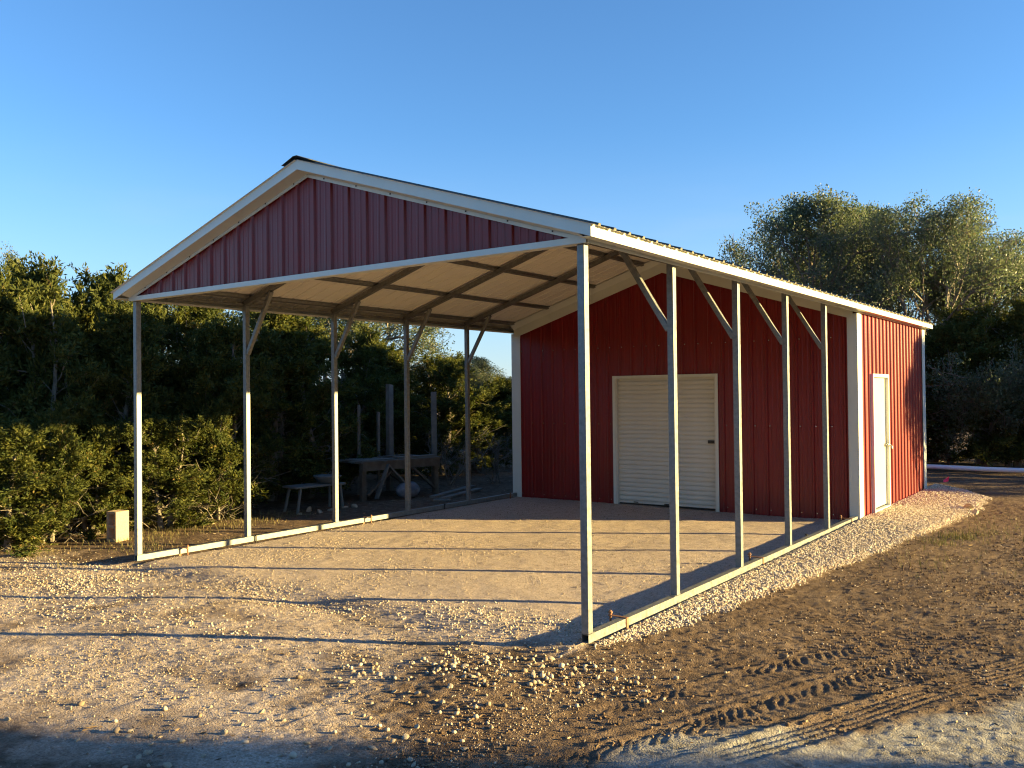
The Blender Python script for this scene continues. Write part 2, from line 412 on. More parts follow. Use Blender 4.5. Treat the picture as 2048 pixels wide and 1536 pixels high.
    L(add.outputs[0], bp.inputs['Height']); L(bp.outputs[0], b.inputs['Normal'])
ground_mat()
gm.materials.append(MATS['ground'])
ground = link(bpy.data.objects.new('ground', gm)); ground['kind'] = 'structure'

# ------------------------------------------------------------------ the red metal building with its open carport
B = empty('metal_building')
setp(B, 'red metal shed with white trim and long open carport on galvanized posts', 'carport')

# base rails: hollow square tube, open at the front end
def hollow(x0, x1, y0, y1, z0, z1, t=0.004):
    m = MB(); yb = y1
    m.box(x0, x1, y0, yb, z0, z0 + t); m.box(x0, x1, y0, yb, z1 - t, z1)
    m.box(x0, x0 + t, y0, yb, z0 + t, z1 - t); m.box(x1 - t, x1, y0, yb, z0 + t, z1 - t)
    return m
for x0 in (0.0, W - P):
    hollow(x0, x0 + P, 0, YW - .012, 0, P).obj('base_rail', 'galv', B)
POSTS = [i * SP for i in range(5)]
for x0, sgn in ((0.0, 1), (W - P, -1)):
    for i, y0 in enumerate(POSTS):
        m = MB().box(x0, x0 + P, y0, y0 + P, P + .001, HT - .002 if i == 0 else roofz(x0 + P / 2) - .095)
        post = m.obj('post', 'galv', B, bevel=.005)
        sl_ = MB().box(x0 + .007, x0 + P - .007, y0 - .03 if i else y0 + .007, y0 + P + .03, P + .0005, P + .004)
        sl_.obj('base_plate', 'galv', post)
        if i:
            xo = x0 + P / 2
            a = (xo + sgn * .03, y0 + P / 2, 2.40); b_ = (xo + sgn * .50, y0 + P / 2, roofz(xo + sgn * .5) - .105)
            MB().beam(a, b_, .05, .05, (0, 1, 0)).obj('brace', 'galv', B, bevel=.004)
# rafters and hat-channel purlins
RT = RIDGE - .032
for y0 in POSTS[1:] + [YW + .06]:
    for s in (-1, 1):
        hh = P * math.sqrt(1 + SL * SL) / 2
        p0 = (XC, y0 + P / 2, RT - hh); p1 = (XC + s * (W / 2 - .004), y0 + P / 2, RT - hh - SL * (W / 2 - .004))
        MB().beam(p0, p1, P, P).obj('rafter', 'galv_dark', B)
for xo in (.10, .85, 1.80, 2.72):
    for x in (xo, W - xo):
        z = roofz(x) - .003
        m = MB(); s = -1 if x < XC else 1
        prof = [(-.055, 0), (-.032, 0), (-.022, -.027), (.022, -.027), (.032, 0), (.055, 0)]
        vs = []
        for y in (P + .02, YW - .05):
            vs += [(x + a, y, roofz(x + a) - .003 + c) for a, c in prof]
        m.add(vs, [(i, i + 1, i + 7, i + 6) for i in range(5)]).obj('purlin', 'galv_dark', B, solid=.0025)
# ribbed sheets -----------------------------------------------------------
def rib_profile(u0, u1, ph=0.0, pitch=.2286):
    """(u, height) of a ribbed metal sheet between u0 and u1"""
    pts = {round(u0, 5): None, round(u1, 5): None}
    def hh(u):
        r = (u - ph) % pitch; r = min(r, pitch - r)
        if r < .012: h = .019
        elif r < .024: h = .019 * (.024 - r) / .012
        else: h = 0.0
        for c in (.0762, .1524):
            q = abs(((u - ph) % pitch) - c)
            if q < .009: h = max(h, .0032)
            elif q < .014: h = max(h, .0032 * (.014 - q) / .005)
        return h
    k0 = int(math.floor((u0 - ph) / pitch)) - 1; k1 = int(math.ceil((u1 - ph) / pitch)) + 1
    br = [-.024, -.012, .012, .024] + [c + d for c in (.0762, .1524) for d in (-.014, -.009, .009, .014)]
    for k in range(k0, k1 + 1):
        for d in br:
            u = ph + k * pitch + d
            if u0 + 1e-4 < u < u1 - 1e-4: pts[round(u, 5)] = None
    us = sorted(pts); return us, hh

def sheet(u0, u1, zb, zt, place, ph=0.0, extra=()):
    us, hh = rib_profile(u0, u1, ph)
    us = sorted(set(us) | {e for e in extra if u0 < e < u1})
    m = MB(); seen = {}
    def vid(u, z, h):
        k = (round(u, 5), round(z, 5))
        if k not in seen:
            seen[k] = len(m.v); m.v.append(place(u, z, h))
        return seen[k]
    for a, b in zip(us[:-1], us[1:]):
        mid = (a + b) / 2; z0 = zb(mid)
        ta, tb = zt(a), zt(b)
        if z0 >= max(ta, tb) - 1e-4: continue
        ta, tb = max(ta, z0 + 1e-4), max(tb, z0 + 1e-4)
        q = (vid(a, z0, hh(a)), vid(b, z0, hh(b)), vid(b, tb, hh(b)), vid(a, ta, hh(a)))
        m.f.append(q)
    return m

def run(u0, u1, wd=.9144):
    n = max(1, int(round((u1 - u0) / wd))); e = [u0 + k * wd for k in range(int((u1 - u0) / wd) + 1)]
    if u1 - e[-1] > .02: e.append(u1)
    else: e[-1] = u1
    return list(zip(e[:-1], e[1:]))

DX0, DX1, DH = 2.066, 3.942, 2.138
D0, D1, DSH = 8.074, 9.057, 2.0955
HG, HW = 3.930, 3.8055
# gable above the opening
for a, b in run(.10, W - .10):
    m = sheet(a, b, lambda u: 3.003, lambda u: HG + .006 - SL * abs(u - XC), lambda u, z, h: (u, -h, z), .10, (XC,))
    if m.f: m.obj('gable_panel', 'red', B, solid=.002)
# front wall of the closed part
for a, b in run(.14, 5.93):
    m = sheet(a, b, lambda u: DH - .02 if DX0 + .03 < u < DX1 - .03 else -.03, lambda u: HW + .006 - SL * abs(u - XC), lambda u, z, h: (u, YW - h, z), .14, (XC, DX0 + .03, DX1 - .03))
    m.obj('wall_panel', 'red', B, solid=.002)
# right side wall
WTOP = 2.985
for a, b in run(7.60, 11.83):
    m = sheet(a, b, lambda u: DSH - .015 if D0 + .02 < u < D1 - .02 else .0, lambda u: WTOP, lambda u, z, h: (W + .004 + h, u, z), 7.60, (D0 + .02, D1 - .02))
    m.obj('wall_panel', 'red', B, solid=.002)
# left side wall and back wall
for a, b in run(YW + .1, YB - .1):
    sheet(a, b, lambda u: .0, lambda u: WTOP, lambda u, z, h: (-.004 - h, u, z), 7.5).obj('wall_panel', 'red', B, solid=.002)
for a, b in run(.1, W - .1):
    sheet(a, b, lambda u: .0, lambda u: roofz(u) - .02, lambda u, z, h: (u, YB + h, z), .1, (XC,)).obj('wall_panel', 'red', B, solid=.002)
# roof sheets: ribs up the slope, dark above and pale below
Y0, Y1 = -OV - .02, YB + OV + .02
for s in (-1, 1):
    xe = XC + s * (W / 2 + OV + .035)
    nlen = math.sqrt(1 + SL * SL)
    for a, b in run(Y0, Y1):
        us, hh = rib_profile(a, b, Y0 + .08)
        m = MB(); vs = []
        for x, z in ((xe, roofz(xe)), (XC + s * .01, RIDGE - SL * .01)):
            vs += [(x + s * hh(u) * SL / nlen, u, z + .004 + hh(u) / nlen) for u in us]
        n = len(us)
        fs = [((i, i + 1, n + i + 1, n + i) if s > 0 else (i + 1, i, n + i, n + i + 1)) for i in range(n - 1)]
        m.add(vs, fs)
        m.obj('roof_panel', None, B, mats=['roof', 'ceiling'], solid=.0025, moff=1)
m = MB(); cap = [(-.19, -.035), (-.17, -.028), (-.04, .020), (-.03, .026), (.03, .026), (.04, .020), (.17, -.028), (.19, -.035)]
vs = []
for y in (Y0 - .006, Y1 + .006):
    vs += [(XC + a, y, RIDGE + .010 + c) for a, c in cap]
m.add(vs, [(i, i + 1, i + 9, i + 8) for i in range(7)]).obj('ridge_cap', 'roof', B, solid=.003)
# rakes: fascia boards and soffit at front and back
FB = 3.960; FT = RIDGE + .003
for yf, sg in ((-OV, 1), (YB + OV, -1)):
    for s in (-1, 1):
        xe = XC + s * (W / 2 + OV)
        m = MB()
        q = [(XC, FB), (xe, FB - SL * (W / 2 + OV)), (xe, FT - SL * (W / 2 + OV)), (XC, FT)]
        v = [(x, y, z) for y in (yf, yf + sg * .012) for x, z in q]
        m.add(v, [(0, 1, 2, 3), (7, 6, 5, 4), (0, 4, 5, 1), (1, 5, 6, 2), (2, 6, 7, 3), (3, 7, 4, 0)])
        m.obj('rake_fascia', 'trim', B)
        # soffit: slopes with the roof, from the fascia back to the gable
        m = MB(); ya, yb = yf + sg * .012, (-.012 if sg > 0 else YB + .012)
        xs_ = XC + s * (W / 2 + .02)
        zf, zg = FB + .006, HG + .012
        v = [(XC, ya, zf), (xs_, ya, zf - SL * abs(xs_ - XC)), (xs_, yb, zg - SL * abs(xs_ - XC)), (XC, yb, zg)]
        m.add(v, [(0, 1, 2, 3)]).obj('rake_soffit', 'trim', B, solid=.003)
        # J-trim at the top of the gable sheets
        m = MB(); yy = -.024 if sg > 0 else YB + .024
        MB().beam((XC, yy, HG - .004), (XC + s * (W / 2 - .02), yy, HG - .004 - SL * (W / 2 - .02)), .008, .030, (0, 0, 1)).obj('gable_trim', 'trim', B)
# eaves
for s in (-1, 1):
    xe = XC + s * (W / 2 + OV); ze = FB - SL * (W / 2 + OV); zt = FT - SL * (W / 2 + OV) - .001
    x1, x2 = sorted((xe, xe - s * .012))
    MB().box(x1, x2, -OV + .013, YB + OV - .013, ze, zt).obj('eave_fascia', 'trim', B)
    mt_ = MB(); k_ = 0
    while Y0 + .08 + k_ * .2286 < Y1 - .03:
        u = Y0 + .08 + k_ * .2286; k_ += 1
        if -OV + .03 < u < YB + OV - .03:
            mt_.add([(x_, u + a_, zt - .004 + c_) for x_ in (x1 + .001, x2 - .001) for a_, c_ in ((-.026, 0), (.026, 0), (.010, .021), (-.010, .021))], [(0, 1, 2, 3), (7, 6, 5, 4), (0, 4, 5, 1), (1, 5, 6, 2), (2, 6, 7, 3), (3, 7, 4, 0)])
    o_ = mt_.obj('closure_strip', 'trim', B); o_['kind'] = 'stuff'
    xi = XC + s * (W / 2 + .030)
    m = MB(); m.add([(xe - s * .014, -OV + .014, ze + .004), (xi, -OV + .014, ze + .012), (xi, YB + OV - .014, ze + .012), (xe - s * .014, YB + OV - .014, ze + .004)], [(0, 1, 2, 3)])
    m.obj('eave_soffit', 'trim', B, solid=.003)
    x1, x2 = sorted((XC + s * (W / 2 + .024), XC + s * (W / 2 + .034)))
    MB().box(x1, x2, .0, YB, ze - .014, ze + .010).obj('eave_trim', 'trim', B)
    x1, x2 = sorted((XC + s * (W / 2 + .0235), XC + s * (W / 2 - .03)))
    MB().box(x1, x2, P + .012, YW - .02, roofz(XC + W / 2) - .092, roofz(XC + W / 2) - .06).obj('eave_channel', 'galv_dark', B)
# header over the opening
MB().box(-.035, W + .035, -.030, -.0235, HT, 3.007).obj('header_trim', 'trim', B)
MB().box(-.010, W + .010, -.0230, P + .004, HT + .001, HT + .016).obj('header_flashing', 'trim', B)
MB().box(.0, W, .006, P, HT + .018, 3.03).obj('header_tube', 'galv_dark', B)
MB().box(.1, W - .1, .0035, .0055, 3.0, 3.05).obj('header_back', 'ceiling', B)
m = MB(); zz = [(x, roofz(x) - .035) for x in (.1, XC, W - .1)]
m.add([(.1, .012, 3.031), (W - .1, .012, 3.031), (W - .1, .012, zz[2][1]), (XC, .012, zz[1][1]), (.1, .012, zz[0][1])], [(4, 3, 2, 1, 0)]).obj('gable_lining', 'ceiling', B, solid=.002)
# band of trim where the carport ceiling meets the wall
for s in (-1, 1):
    m = MB()
    for y, d0, d1, t in ((YW - .030, 0.0, .150, .006), (YW - .060, .128, .205, .004)):
        pass
    za, zb_ = HW - .006, HW + .150
    xe = XC + s * (W / 2 - .03)
    v = [(XC, YW - .032, za), (xe, YW - .032, za - SL * abs(xe - XC)), (xe, YW - .032, zb_ - SL * abs(xe - XC)), (XC, YW - .032, zb_)]
    v += [(x, YW - .021, z) for x, y, z in v]
    m.add(v, [(0, 1, 2, 3), (7, 6, 5, 4), (0, 4, 5, 1), (1, 5, 6, 2), (2, 6, 7, 3), (3, 7, 4, 0)]).obj('wall_top_trim', 'trim', B)
    m = MB(); ya, yb = YW - .15, YW - .0325
    v = [(XC, ya, RIDGE - .012), (xe, ya, RIDGE - .012 - SL * abs(xe - XC)), (xe, yb, HW + .148 - SL * abs(xe - XC)), (XC, yb, HW + .148)]
    m.add(v, [(0, 1, 2, 3)]).obj('wall_top_flashing', 'trim', B, solid=.003)
# corner trims
def ell(x0, x1, y0, y1, sx, z1, name='corner_trim'):
    m = MB(); t = .006
    m.box(x0, x1, y0, y0 + t, -.02, z1)
    xa, xb = (x1 - t, x1) if sx > 0 else (x0, x0 + t)
    m.box(xa, xb, y0 + t + .0005, y1, -.02, z1)
    return m.obj(name, 'trim', B, bevel=.002)
ell(5.91, W + .030, YW - .026, 7.625, 1, 2.95)
ell(-.030, .165, YW - .026, 7.60, -1, 2.95)
m = MB(); m.box(W + .024, W + .030, 11.80, YB + .034, -.02, 2.95); m.box(W - .12, W + .0235, YB + .028, YB + .034, -.02, 2.95); m.obj('corner_trim', 'trim', B)
m = MB(); m.box(-.030, -.024, 11.80, YB + .034, -.02, 2.95); m.box(-.0235, .12, YB + .028, YB + .034, -.02, 2.95); m.obj('corner_trim', 'trim', B)
# J-trim beside the walk door on the shed corner face
MB().box(5.905, 5.9095, YW - .030, YW - .002, -.01, 2.93).obj('jamb_trim', 'trim', B)

# roll-up door: backing curtain, slats, frame, guides, latch
yd = YW + .050
RD = MB().box(DX0 + .06, DX1 - .06, yd + .008, yd + .014, .0, DH - .02).obj('roll_up_door', 'rolldoor', B)
zz0, zz1 = .055, DH - .085; nsl = 27; sh = (zz1 - zz0) / nsl
pf = [(0, .004), (.06, -.001), (.14, -.010), (.32, -.0135), (.52, -.0135), (.72, -.012), (.84, -.006), (.92, .001), (1, .004)]
ms = MB(); vs = []
for x in (DX0 + .072, DX1 - .066):
    vs += [(x, d, t * sh) for t, d in pf]
ms.add(vs, [(i, len(pf) + i, len(pf) + i + 1, i + 1) for i in range(len(pf) - 1)])
sm = ms.mesh('slat', 'rolldoor', True)
for k in range(nsl):
    o = bpy.data.objects.new('slat', sm); link(o, RD); o.location = (0, yd, zz0 + k * sh)
MB().box(DX0 + .072, DX1 - .066, yd - .020, yd + .006, .016, .054).obj('bottom_bar', 'rolldoor', RD, bevel=.004)
MB().box(DX0 + .072, DX1 - .066, yd - .012, yd + .004, -.002, .015).obj('bottom_seal', 'steel', RD)
for x0, x1 in ((DX0, DX0 + .045), (DX1 - .045, DX1)):
    MB().box(x0, x1, YW - .030, YW - .020, -.02, DH).obj('door_frame', 'trim', RD, bevel=.002)
    xa, xb = (x0 + .030, x1 + .030) if x0 < 3 else (x0 - .022, x1 - .030)
    MB().box(min(xa, xb), max(xa, xb), YW - .0195, yd + .007, -.02, DH - .03).obj('guide_rail', 'rolldoor', RD)
MB().box(DX0 + .0455, DX1 - .0455, YW - .030, YW - .020, DH - .045, DH).obj('door_frame', 'trim', RD, bevel=.002)
MB().box(DX0 + .0455, DX1 - .0455, YW - .0195, yd + .006, DH - .034, DH - .022).obj('head_flashing', 'trim', RD)
la = MB().box(3.745, 3.862, yd - .030, yd - .016, 1.040, 1.090); la.box(3.755, 3.80, yd - .042, yd - .0305, 1.050, 1.080); la.box(3.82, 3.868, yd - .040, yd - .0305, 1.058, 1.074)
la.obj('slide_latch', 'steel', RD)
MB().box(2.42, 2.50, yd - .035, yd - .0205, .030, .045).obj('pull_handle', 'steel', RD)
MB().box(2.98, 3.06, yd - .036, yd - .0205, .022, .040).obj('pull_handle', 'steel', RD)

# walk door on the right side
xd = W + .030
WD = MB().box(xd - .030, xd - .012, D0 + .055, D1 - .050, .075, DSH - .055).obj('walk_door', 'doorwhite', B, bevel=.002)
for y0, y1 in ((D0 + .012, D0 + .050), (D1 - .044, D1)):
    MB().box(xd - .034, xd + .042, y0, y1, .0, DSH).obj('door_jamb', 'trim', WD, bevel=.002)
MB().box(xd - .034, xd + .0415, D0 + .0505, D1 - .0445, DSH - .050, DSH).obj('door_head', 'trim', WD, bevel=.002)
MB().box(xd - .034, xd + .044, D0 + .0505, D1 - .0445, .0, .055).obj('door_sill', 'trim', WD, bevel=.002)
MB().box(xd - .030, xd - .024, D0 - .018, D0 + .0115, .0, DSH + .012).obj('jamb_gap', 'red', WD)
kn = MB(); kn.tube([(xd - .012, 8.972, 1.0), (xd + .035, 8.972, 1.0)], .014, 10); kn.tube([(xd + .020, 8.972, 1.0), (xd + .036, 8.972, 1.0), (xd + .052, 8.972, 1.0), (xd + .060, 8.972, 1.0)], [.018, .030, .028, .012], 12)
kn.tube([(xd - .0118, 8.972, 1.0), (xd - .006, 8.972, 1.0)], .034, 12)
kn.obj('door_knob', 'chrome', WD, smooth=False)
hk = MB(); hk.box(xd + .0425, xd + .050, 9.015, 9.12, .968, .990); hk.tube([(xd + .058, 9.09, .975), (xd + .058, 9.09, .935)], .016, 8); hk.obj('hasp', 'chrome', WD)

# screws: small heads on the sheets (too small to pick apart)
m = MB()
def head(x, y, z, ax, r=.0075):
    d = r * .8
    if ax == 'y': m.box(x - r, x + r, y - d, y, z - r, z + r)
    else: m.box(x, x + d, y - r, y + r, z - r, z + r)
for z in (.06, 1.33, 2.62):
    for k in range(27):
        u = .14 + k * .2286 + .045
        if u < 5.88 and not (DX0 - .05 < u < DX1 + .05 and z < DH) and z < HW - SL * abs(u - XC) - .05:
            head(u, YW - .0035, z, 'y')
for z in (.10, 1.33, 2.60):
    for k in range(19):
        u = 7.60 + k * .2286 + .045
        if u < 11.8 and not (D0 - .05 < u < D1 + .05 and z < DSH): head(W + .0075, u, z, 'x')
sc = m.obj('screws', 'chrome', B); sc['kind'] = 'stuff'
m = MB()
for k in range(14):
    u = .3 + k * .42; head(u, -.0285, HG + .003 - SL * abs(u - XC), 'y', .006)
sc = m.obj('gable_screws', 'steel', B); sc['kind'] = 'stuff'
# ground anchors: strap over the rail and a driven stake
for x, s in ((W - P, 1), (0.0, -1)):
    for y in (.57, 1.62, 3.60, 5.35, 7.06):
        m = MB(); big = y in (.57, 3.60, 7.06)
        if big:
            o = x + P if s > 0 else x
            m.box(x - .10 if s > 0 else x - .006, x + P + .006 if s > 0 else x + P + .10, y, y + .032, P + .001, P + .007)
            m.box(o + (.001 if s > 0 else -.007), o + (.007 if s > 0 else -.001), y, y + .032, -.04, P + .0005)
            e = x - .085 if s > 0 else x + P + .085
            m.tube([(e, y + .016, -.10), (e, y + .016, P + .045)], .010, 8); m.tube([(e, y + .016, P + .020), (e, y + .016, P + .034)], .018, 6)
            m.obj('anchor_strap', 'rust', B)
        else:
            e = x - .02 if s > 0 else x + P + .02
            m.tube([(e, y, -.10), (e, y, P + .015)], .009, 8); m.tube([(e, y, P + .003), (e, y, P + .014)], .016, 6)
            m.obj('anchor_pin', 'steel', B)

# ------------------------------------------------------------------ trees and shrubs
def unit(v):
    return v / np.maximum(np.linalg.norm(v, axis=-1, keepdims=True), 1e-9)

def leaves(C, D, ln, wd, rng, var):
    """one diamond leaf per row: centre C, long axis D, length ln, width wd"""
    n = len(C); D = unit(D); A = unit(np.cross(D, unit(rng.normal(size=(n, 3))))); N = np.cross(D, A)
    ln = ln[:, None]; wd = wd[:, None]
    V = np.stack([C - D * ln * .5, C + A * wd * .5 + N * wd * .12 - D * ln * .05, C + D * ln * .5, C - A * wd * .5 + N * wd * .12 - D * ln * .05], 1).reshape(-1, 3)
    F = np.arange(n * 4).reshape(n, 4)
    return V, F, np.repeat(np.clip(var, 0, 1), 4)

def curve(p, d, L, rng, n=5, up=0.0, wig=.15):
    pts = [np.array(p, float)]; d = np.array(d, float)
    for k in range(n):
        d = unit(d + rng.normal(size=3) * wig + np.array([0, 0, up / n]))
        pts.append(pts[-1] + d * L / n)
    return np.array(pts)

def juniper_mesh(seed, H, R, bare=.12, density=1.0, spires=0):
    rng = np.random.default_rng(seed); tb = MB(); Cs = []; Ds = []; Vr = []
    stems = []
    for k in range(rng.integers(2, 4)):
        a = rng.uniform(0, 6.28); top = np.array([math.cos(a) * R * .25, math.sin(a) * R * .25, H * rng.uniform(.82, .97)])
        b0 = np.array([math.cos(a) * .10, math.sin(a) * .10, -.08])
        n = 7; pts = [b0 + (top - b0) * t + np.append(rng.normal(size=2) * .06 * H / 4, 0) * (0 < t < 1) for t in np.linspace(0, 1, n)]
        stems.append(np.array(pts)); tb.tube(pts, list(np.linspace(.075, .012, n) * H / 4), 6)
    lob = rng.uniform(.65, 1.25, 12)
    for k in range(int(34 * H * density)):
        st = stems[rng.integers(len(stems))]; t = rng.uniform(.03, 1.0) ** .9
        q = t * (len(st) - 1); i = min(int(q), len(st) - 2); p = st[i] + (st[i + 1] - st[i]) * (q - i)
        az = rng.uniform(0, 6.28); li = az / 6.28 * 12; lo = lob[int(li) % 12] * (1 - li % 1) + lob[(int(li) + 1) % 12] * (li % 1)
        env = min(1, .72 + t * 1.1) * max(0.0, 1 - t) ** rng.uniform(.34, .62)
        L = max(.28, R * env * lo * rng.uniform(.7, 1.12)); el = .12 + 1.0 * t + rng.normal() * .18
        d = np.array([math.cos(az) * math.cos(el), math.sin(az) * math.cos(el), math.sin(el)])
        pts = curve(p, d, L, rng, 5, .25, .16)
        dead = t < .42 and rng.random() < bare * 3
        tb.tube(pts, list(np.linspace(.012, .003, 6) * (1 + L * .3)), 3, False)
        if dead:
            for j in range(5):
                q0 = pts[rng.integers(1, 5)]; tb.tube(curve(q0, d + rng.normal(size=3) * .7, L * rng.uniform(.25, .5), rng, 3, 0, .2), [.008, .006, .004, .003], 3, False)
            continue
        ns = int(L * 21 * density) + 5; f0 = .30 if t < .3 else .22
        tt = f0 + (1 - f0) * rng.random(ns) ** .75; qq = tt * 5; ii = np.minimum(qq.astype(int), 4)
        base = pts[ii] + (pts[ii + 1] - pts[ii]) * (qq - ii)[:, None]
        sd = unit(d * .55 + rng.normal(size=(ns, 3)) * .55 + np.array([0, 0, .40])); slen = rng.uniform(.16, .36, ns)
        nl = 17; s_ = rng.random((ns, nl)); sv = rng.normal(.42, .2, ns)
        C = base[:, None] + sd[:, None] * (s_ * slen[:, None])[..., None] + rng.normal(size=(ns, nl, 3)) * .030
        D = sd[:, None] + rng.normal(size=(ns, nl, 3)) * .5
        V = sv[:, None] + rng.normal(size=(ns, nl)) * .09
        Cs.append(C.reshape(-1, 3)); Ds.append(D.reshape(-1, 3)); Vr.append(V.ravel())
    for k in range(spires):
        a = rng.uniform(0, 6.28); r0 = R * rng.uniform(.1, .75); p = np.array([math.cos(a) * r0, math.sin(a) * r0, H * rng.uniform(.80, .88)])
        L = rng.uniform(.45, .85); pts = curve(p, (rng.normal() * .2, rng.normal() * .2, 1), L, rng, 5, .2, .08); tb.tube(pts, list(np.linspace(.010, .002, 6)), 3, False)
        ns = int(L * 34); tt = rng.random(ns) * 5; ii = np.minimum(tt.astype(int), 4); base = pts[ii] + (pts[ii + 1] - pts[ii]) * (tt - ii)[:, None]
        sd = unit(rng.normal(size=(ns, 3)) * np.array([.7, .7, .3]) + np.array([0, 0, .75])); sl2 = (1.15 - tt / 5) * .24
        nl = 15; s_ = rng.random((ns, nl))
        C = base[:, None] + sd[:, None] * (s_ * sl2[:, None])[..., None] + rng.normal(size=(ns, nl, 3)) * .016
        Cs.append(C.reshape(-1, 3)); Ds.append((sd[:, None] + rng.normal(size=(ns, nl, 3)) * .45).reshape(-1, 3)); Vr.append(rng.normal(.4, .15, ns * nl))
    C = np.concatenate(Cs); D = np.concatenate(Ds); V = np.concatenate(Vr); n = len(C)
    keep = C[:, 2] > .05; C, D, V = C[keep], D[keep], V[keep]; n = len(C)
    v, f, var = leaves(C, D, rng.uniform(.06, .11, n), rng.uniform(.020, .036, n), rng, V)
    return fast_mesh('juniper_crown', v, f, 'juniper', False, var), tb.mesh('juniper_trunk', 'palebark')

def oak_mesh(seed, H, R, leafn=52, trunkh=.26, lsize=1.0):
    rng = np.random.default_rng(seed); tb = MB(); tips = []
    th = H * trunkh
    def grow(p, d, L, r, dep, anc=None):
        n = 4 if dep < 3 else 2
        pts = curve(p, d, L, rng, n, .10 if dep < 2 else .12, .20)
        tb.tube(pts, list(np.linspace(r, r * .62, n + 1)), 7 if dep < 2 else (5 if dep < 3 else 3), False)
        if dep == 4: anc = pts[-1]
        if dep >= 6:
            tips.append((anc + (pts[-1] - anc) * .72, d)); return
        if dep >= 4: tips.append((pts[1], d))
        kids = 3 if dep < 5 else 2
        for k in range(kids):
            dd = unit(pts[-1] - pts[-2]); ax = unit(np.cross(dd, rng.normal(size=3))); a = rng.uniform(.35, .95)
            nd = unit(dd * math.cos(a) + ax * math.sin(a) + np.array([0, 0, .10])); st = pts[-1] if k < 2 else pts[rng.integers(max(1, n - 2), n)]
            grow(st, nd, L * rng.uniform(.62, .86), r * .60, dep + 1, anc)
    tr = curve((0, 0, -.1), (rng.normal() * .1, rng.normal() * .1, 1), th + .1, rng, 4, 0, .08)
    tb.tube(tr, list(np.linspace(.20, .15, 5) * H / 6.5), 9)
    for k in range(5):
        a = k * 1.257 + rng.uniform(-.35, .35); el = rng.uniform(.45, 1.05) if k else 1.3
        grow(tr[-1], np.array([math.cos(a) * math.cos(el), math.sin(a) * math.cos(el), math.sin(el)]), H * .21, .085 * H / 6.5, 1)
    T = np.array([t[0] for t in tips])
    sx = R / np.percentile(np.hypot(T[:, 0], T[:, 1]), 96); sz = (H * .97 - th) / (np.percentile(T[:, 2], 99) - th)
    sc = np.array([sx, sx, sz])
    def warp(V):
        V = V.copy(); up = np.clip((V[:, 2] - th * .8) / (th * .4 + 1e-6), 0, 1)
        V[:, :2] = V[:, :2] * (1 + (sx - 1) * up[:, None]); V[:, 2] = np.where(V[:, 2] > th, th + (V[:, 2] - th) * sz, V[:, 2])
        c0 = np.array([0, 0, th + (H - th) * .32]); az = np.arctan2(V[:, 1], V[:, 0]); lob = 1 + .10 * np.sin(az * 3 + seed) + .07 * np.sin(az * 5 + 2 * seed) + .05 * np.sin(V[:, 2] * 3.1 + az * 2)
        ra = np.stack([R * .93 * lob, R * .93 * lob, np.where(V[:, 2] > c0[2], (H - c0[2]) * .97, H * .6)], 1)
        q = np.linalg.norm((V - c0) / ra, axis=1); k = np.where(q > .9, (.9 + .12 * (1 - np.exp(-(q - .9) / .12))) / q, 1.0)
        return c0 + (V - c0) * k[:, None]
    tb.v = [tuple(p) for p in warp(np.array(tb.v))]
    T = warp(T); rr = np.hypot(T[:, 0], T[:, 1]); T = T[(rr < R * .99) & (T[:, 2] < H * 1.02)]; n = len(T)
    blob = rng.uniform(.13, .30, n) * lsize; lv = rng.normal(.45, .2, n)
    O = rng.normal(size=(n, leafn, 3)); O = O / np.maximum(1, np.linalg.norm(O, axis=-1, keepdims=True) / 1.5) * blob[:, None, None] * np.array([1, 1, .7])
    C = (T[:, None] + O).reshape(-1, 3); m_ = len(C)
    D = rng.normal(size=(m_, 3)) + np.array([0, 0, -.2]); V = np.repeat(lv, leafn) + rng.normal(size=m_) * .13
    v, f, var = leaves(C, D, rng.uniform(.05, .085, m_) * lsize, rng.uniform(.028, .048, m_) * lsize, rng, V)
    return fast_mesh('oak_crown', v, f, 'oakleaf', False, var), tb.mesh('oak_trunk', 'bark')

JUN = [juniper_mesh(11, 4.0, 1.35, spires=2), juniper_mesh(12, 4.0, 1.25, .16, spires=3), juniper_mesh(13, 4.0, 1.5, spires=3), juniper_mesh(14, 3.0, 1.5, .20, 1.0), juniper_mesh(16, 3.8, 1.35, spires=9)]
OAK = [oak_mesh(21, 7.0, 3.6), oak_mesh(22, 6.5, 3.4), oak_mesh(27, 7.0, 3.8)]

def tree(name, src, loc, rz, sxy, sz, label, cat='tree', group=None):
    x, y = loc[:2]
    r = empty(name, (x, y, h1(x, y)), rz); r.scale = (sxy, sxy, sz); setp(r, label, cat, group)
    link(bpy.data.objects.new('crown', src[0]), r); link(bpy.data.objects.new('trunk', src[1]), r)
    return r

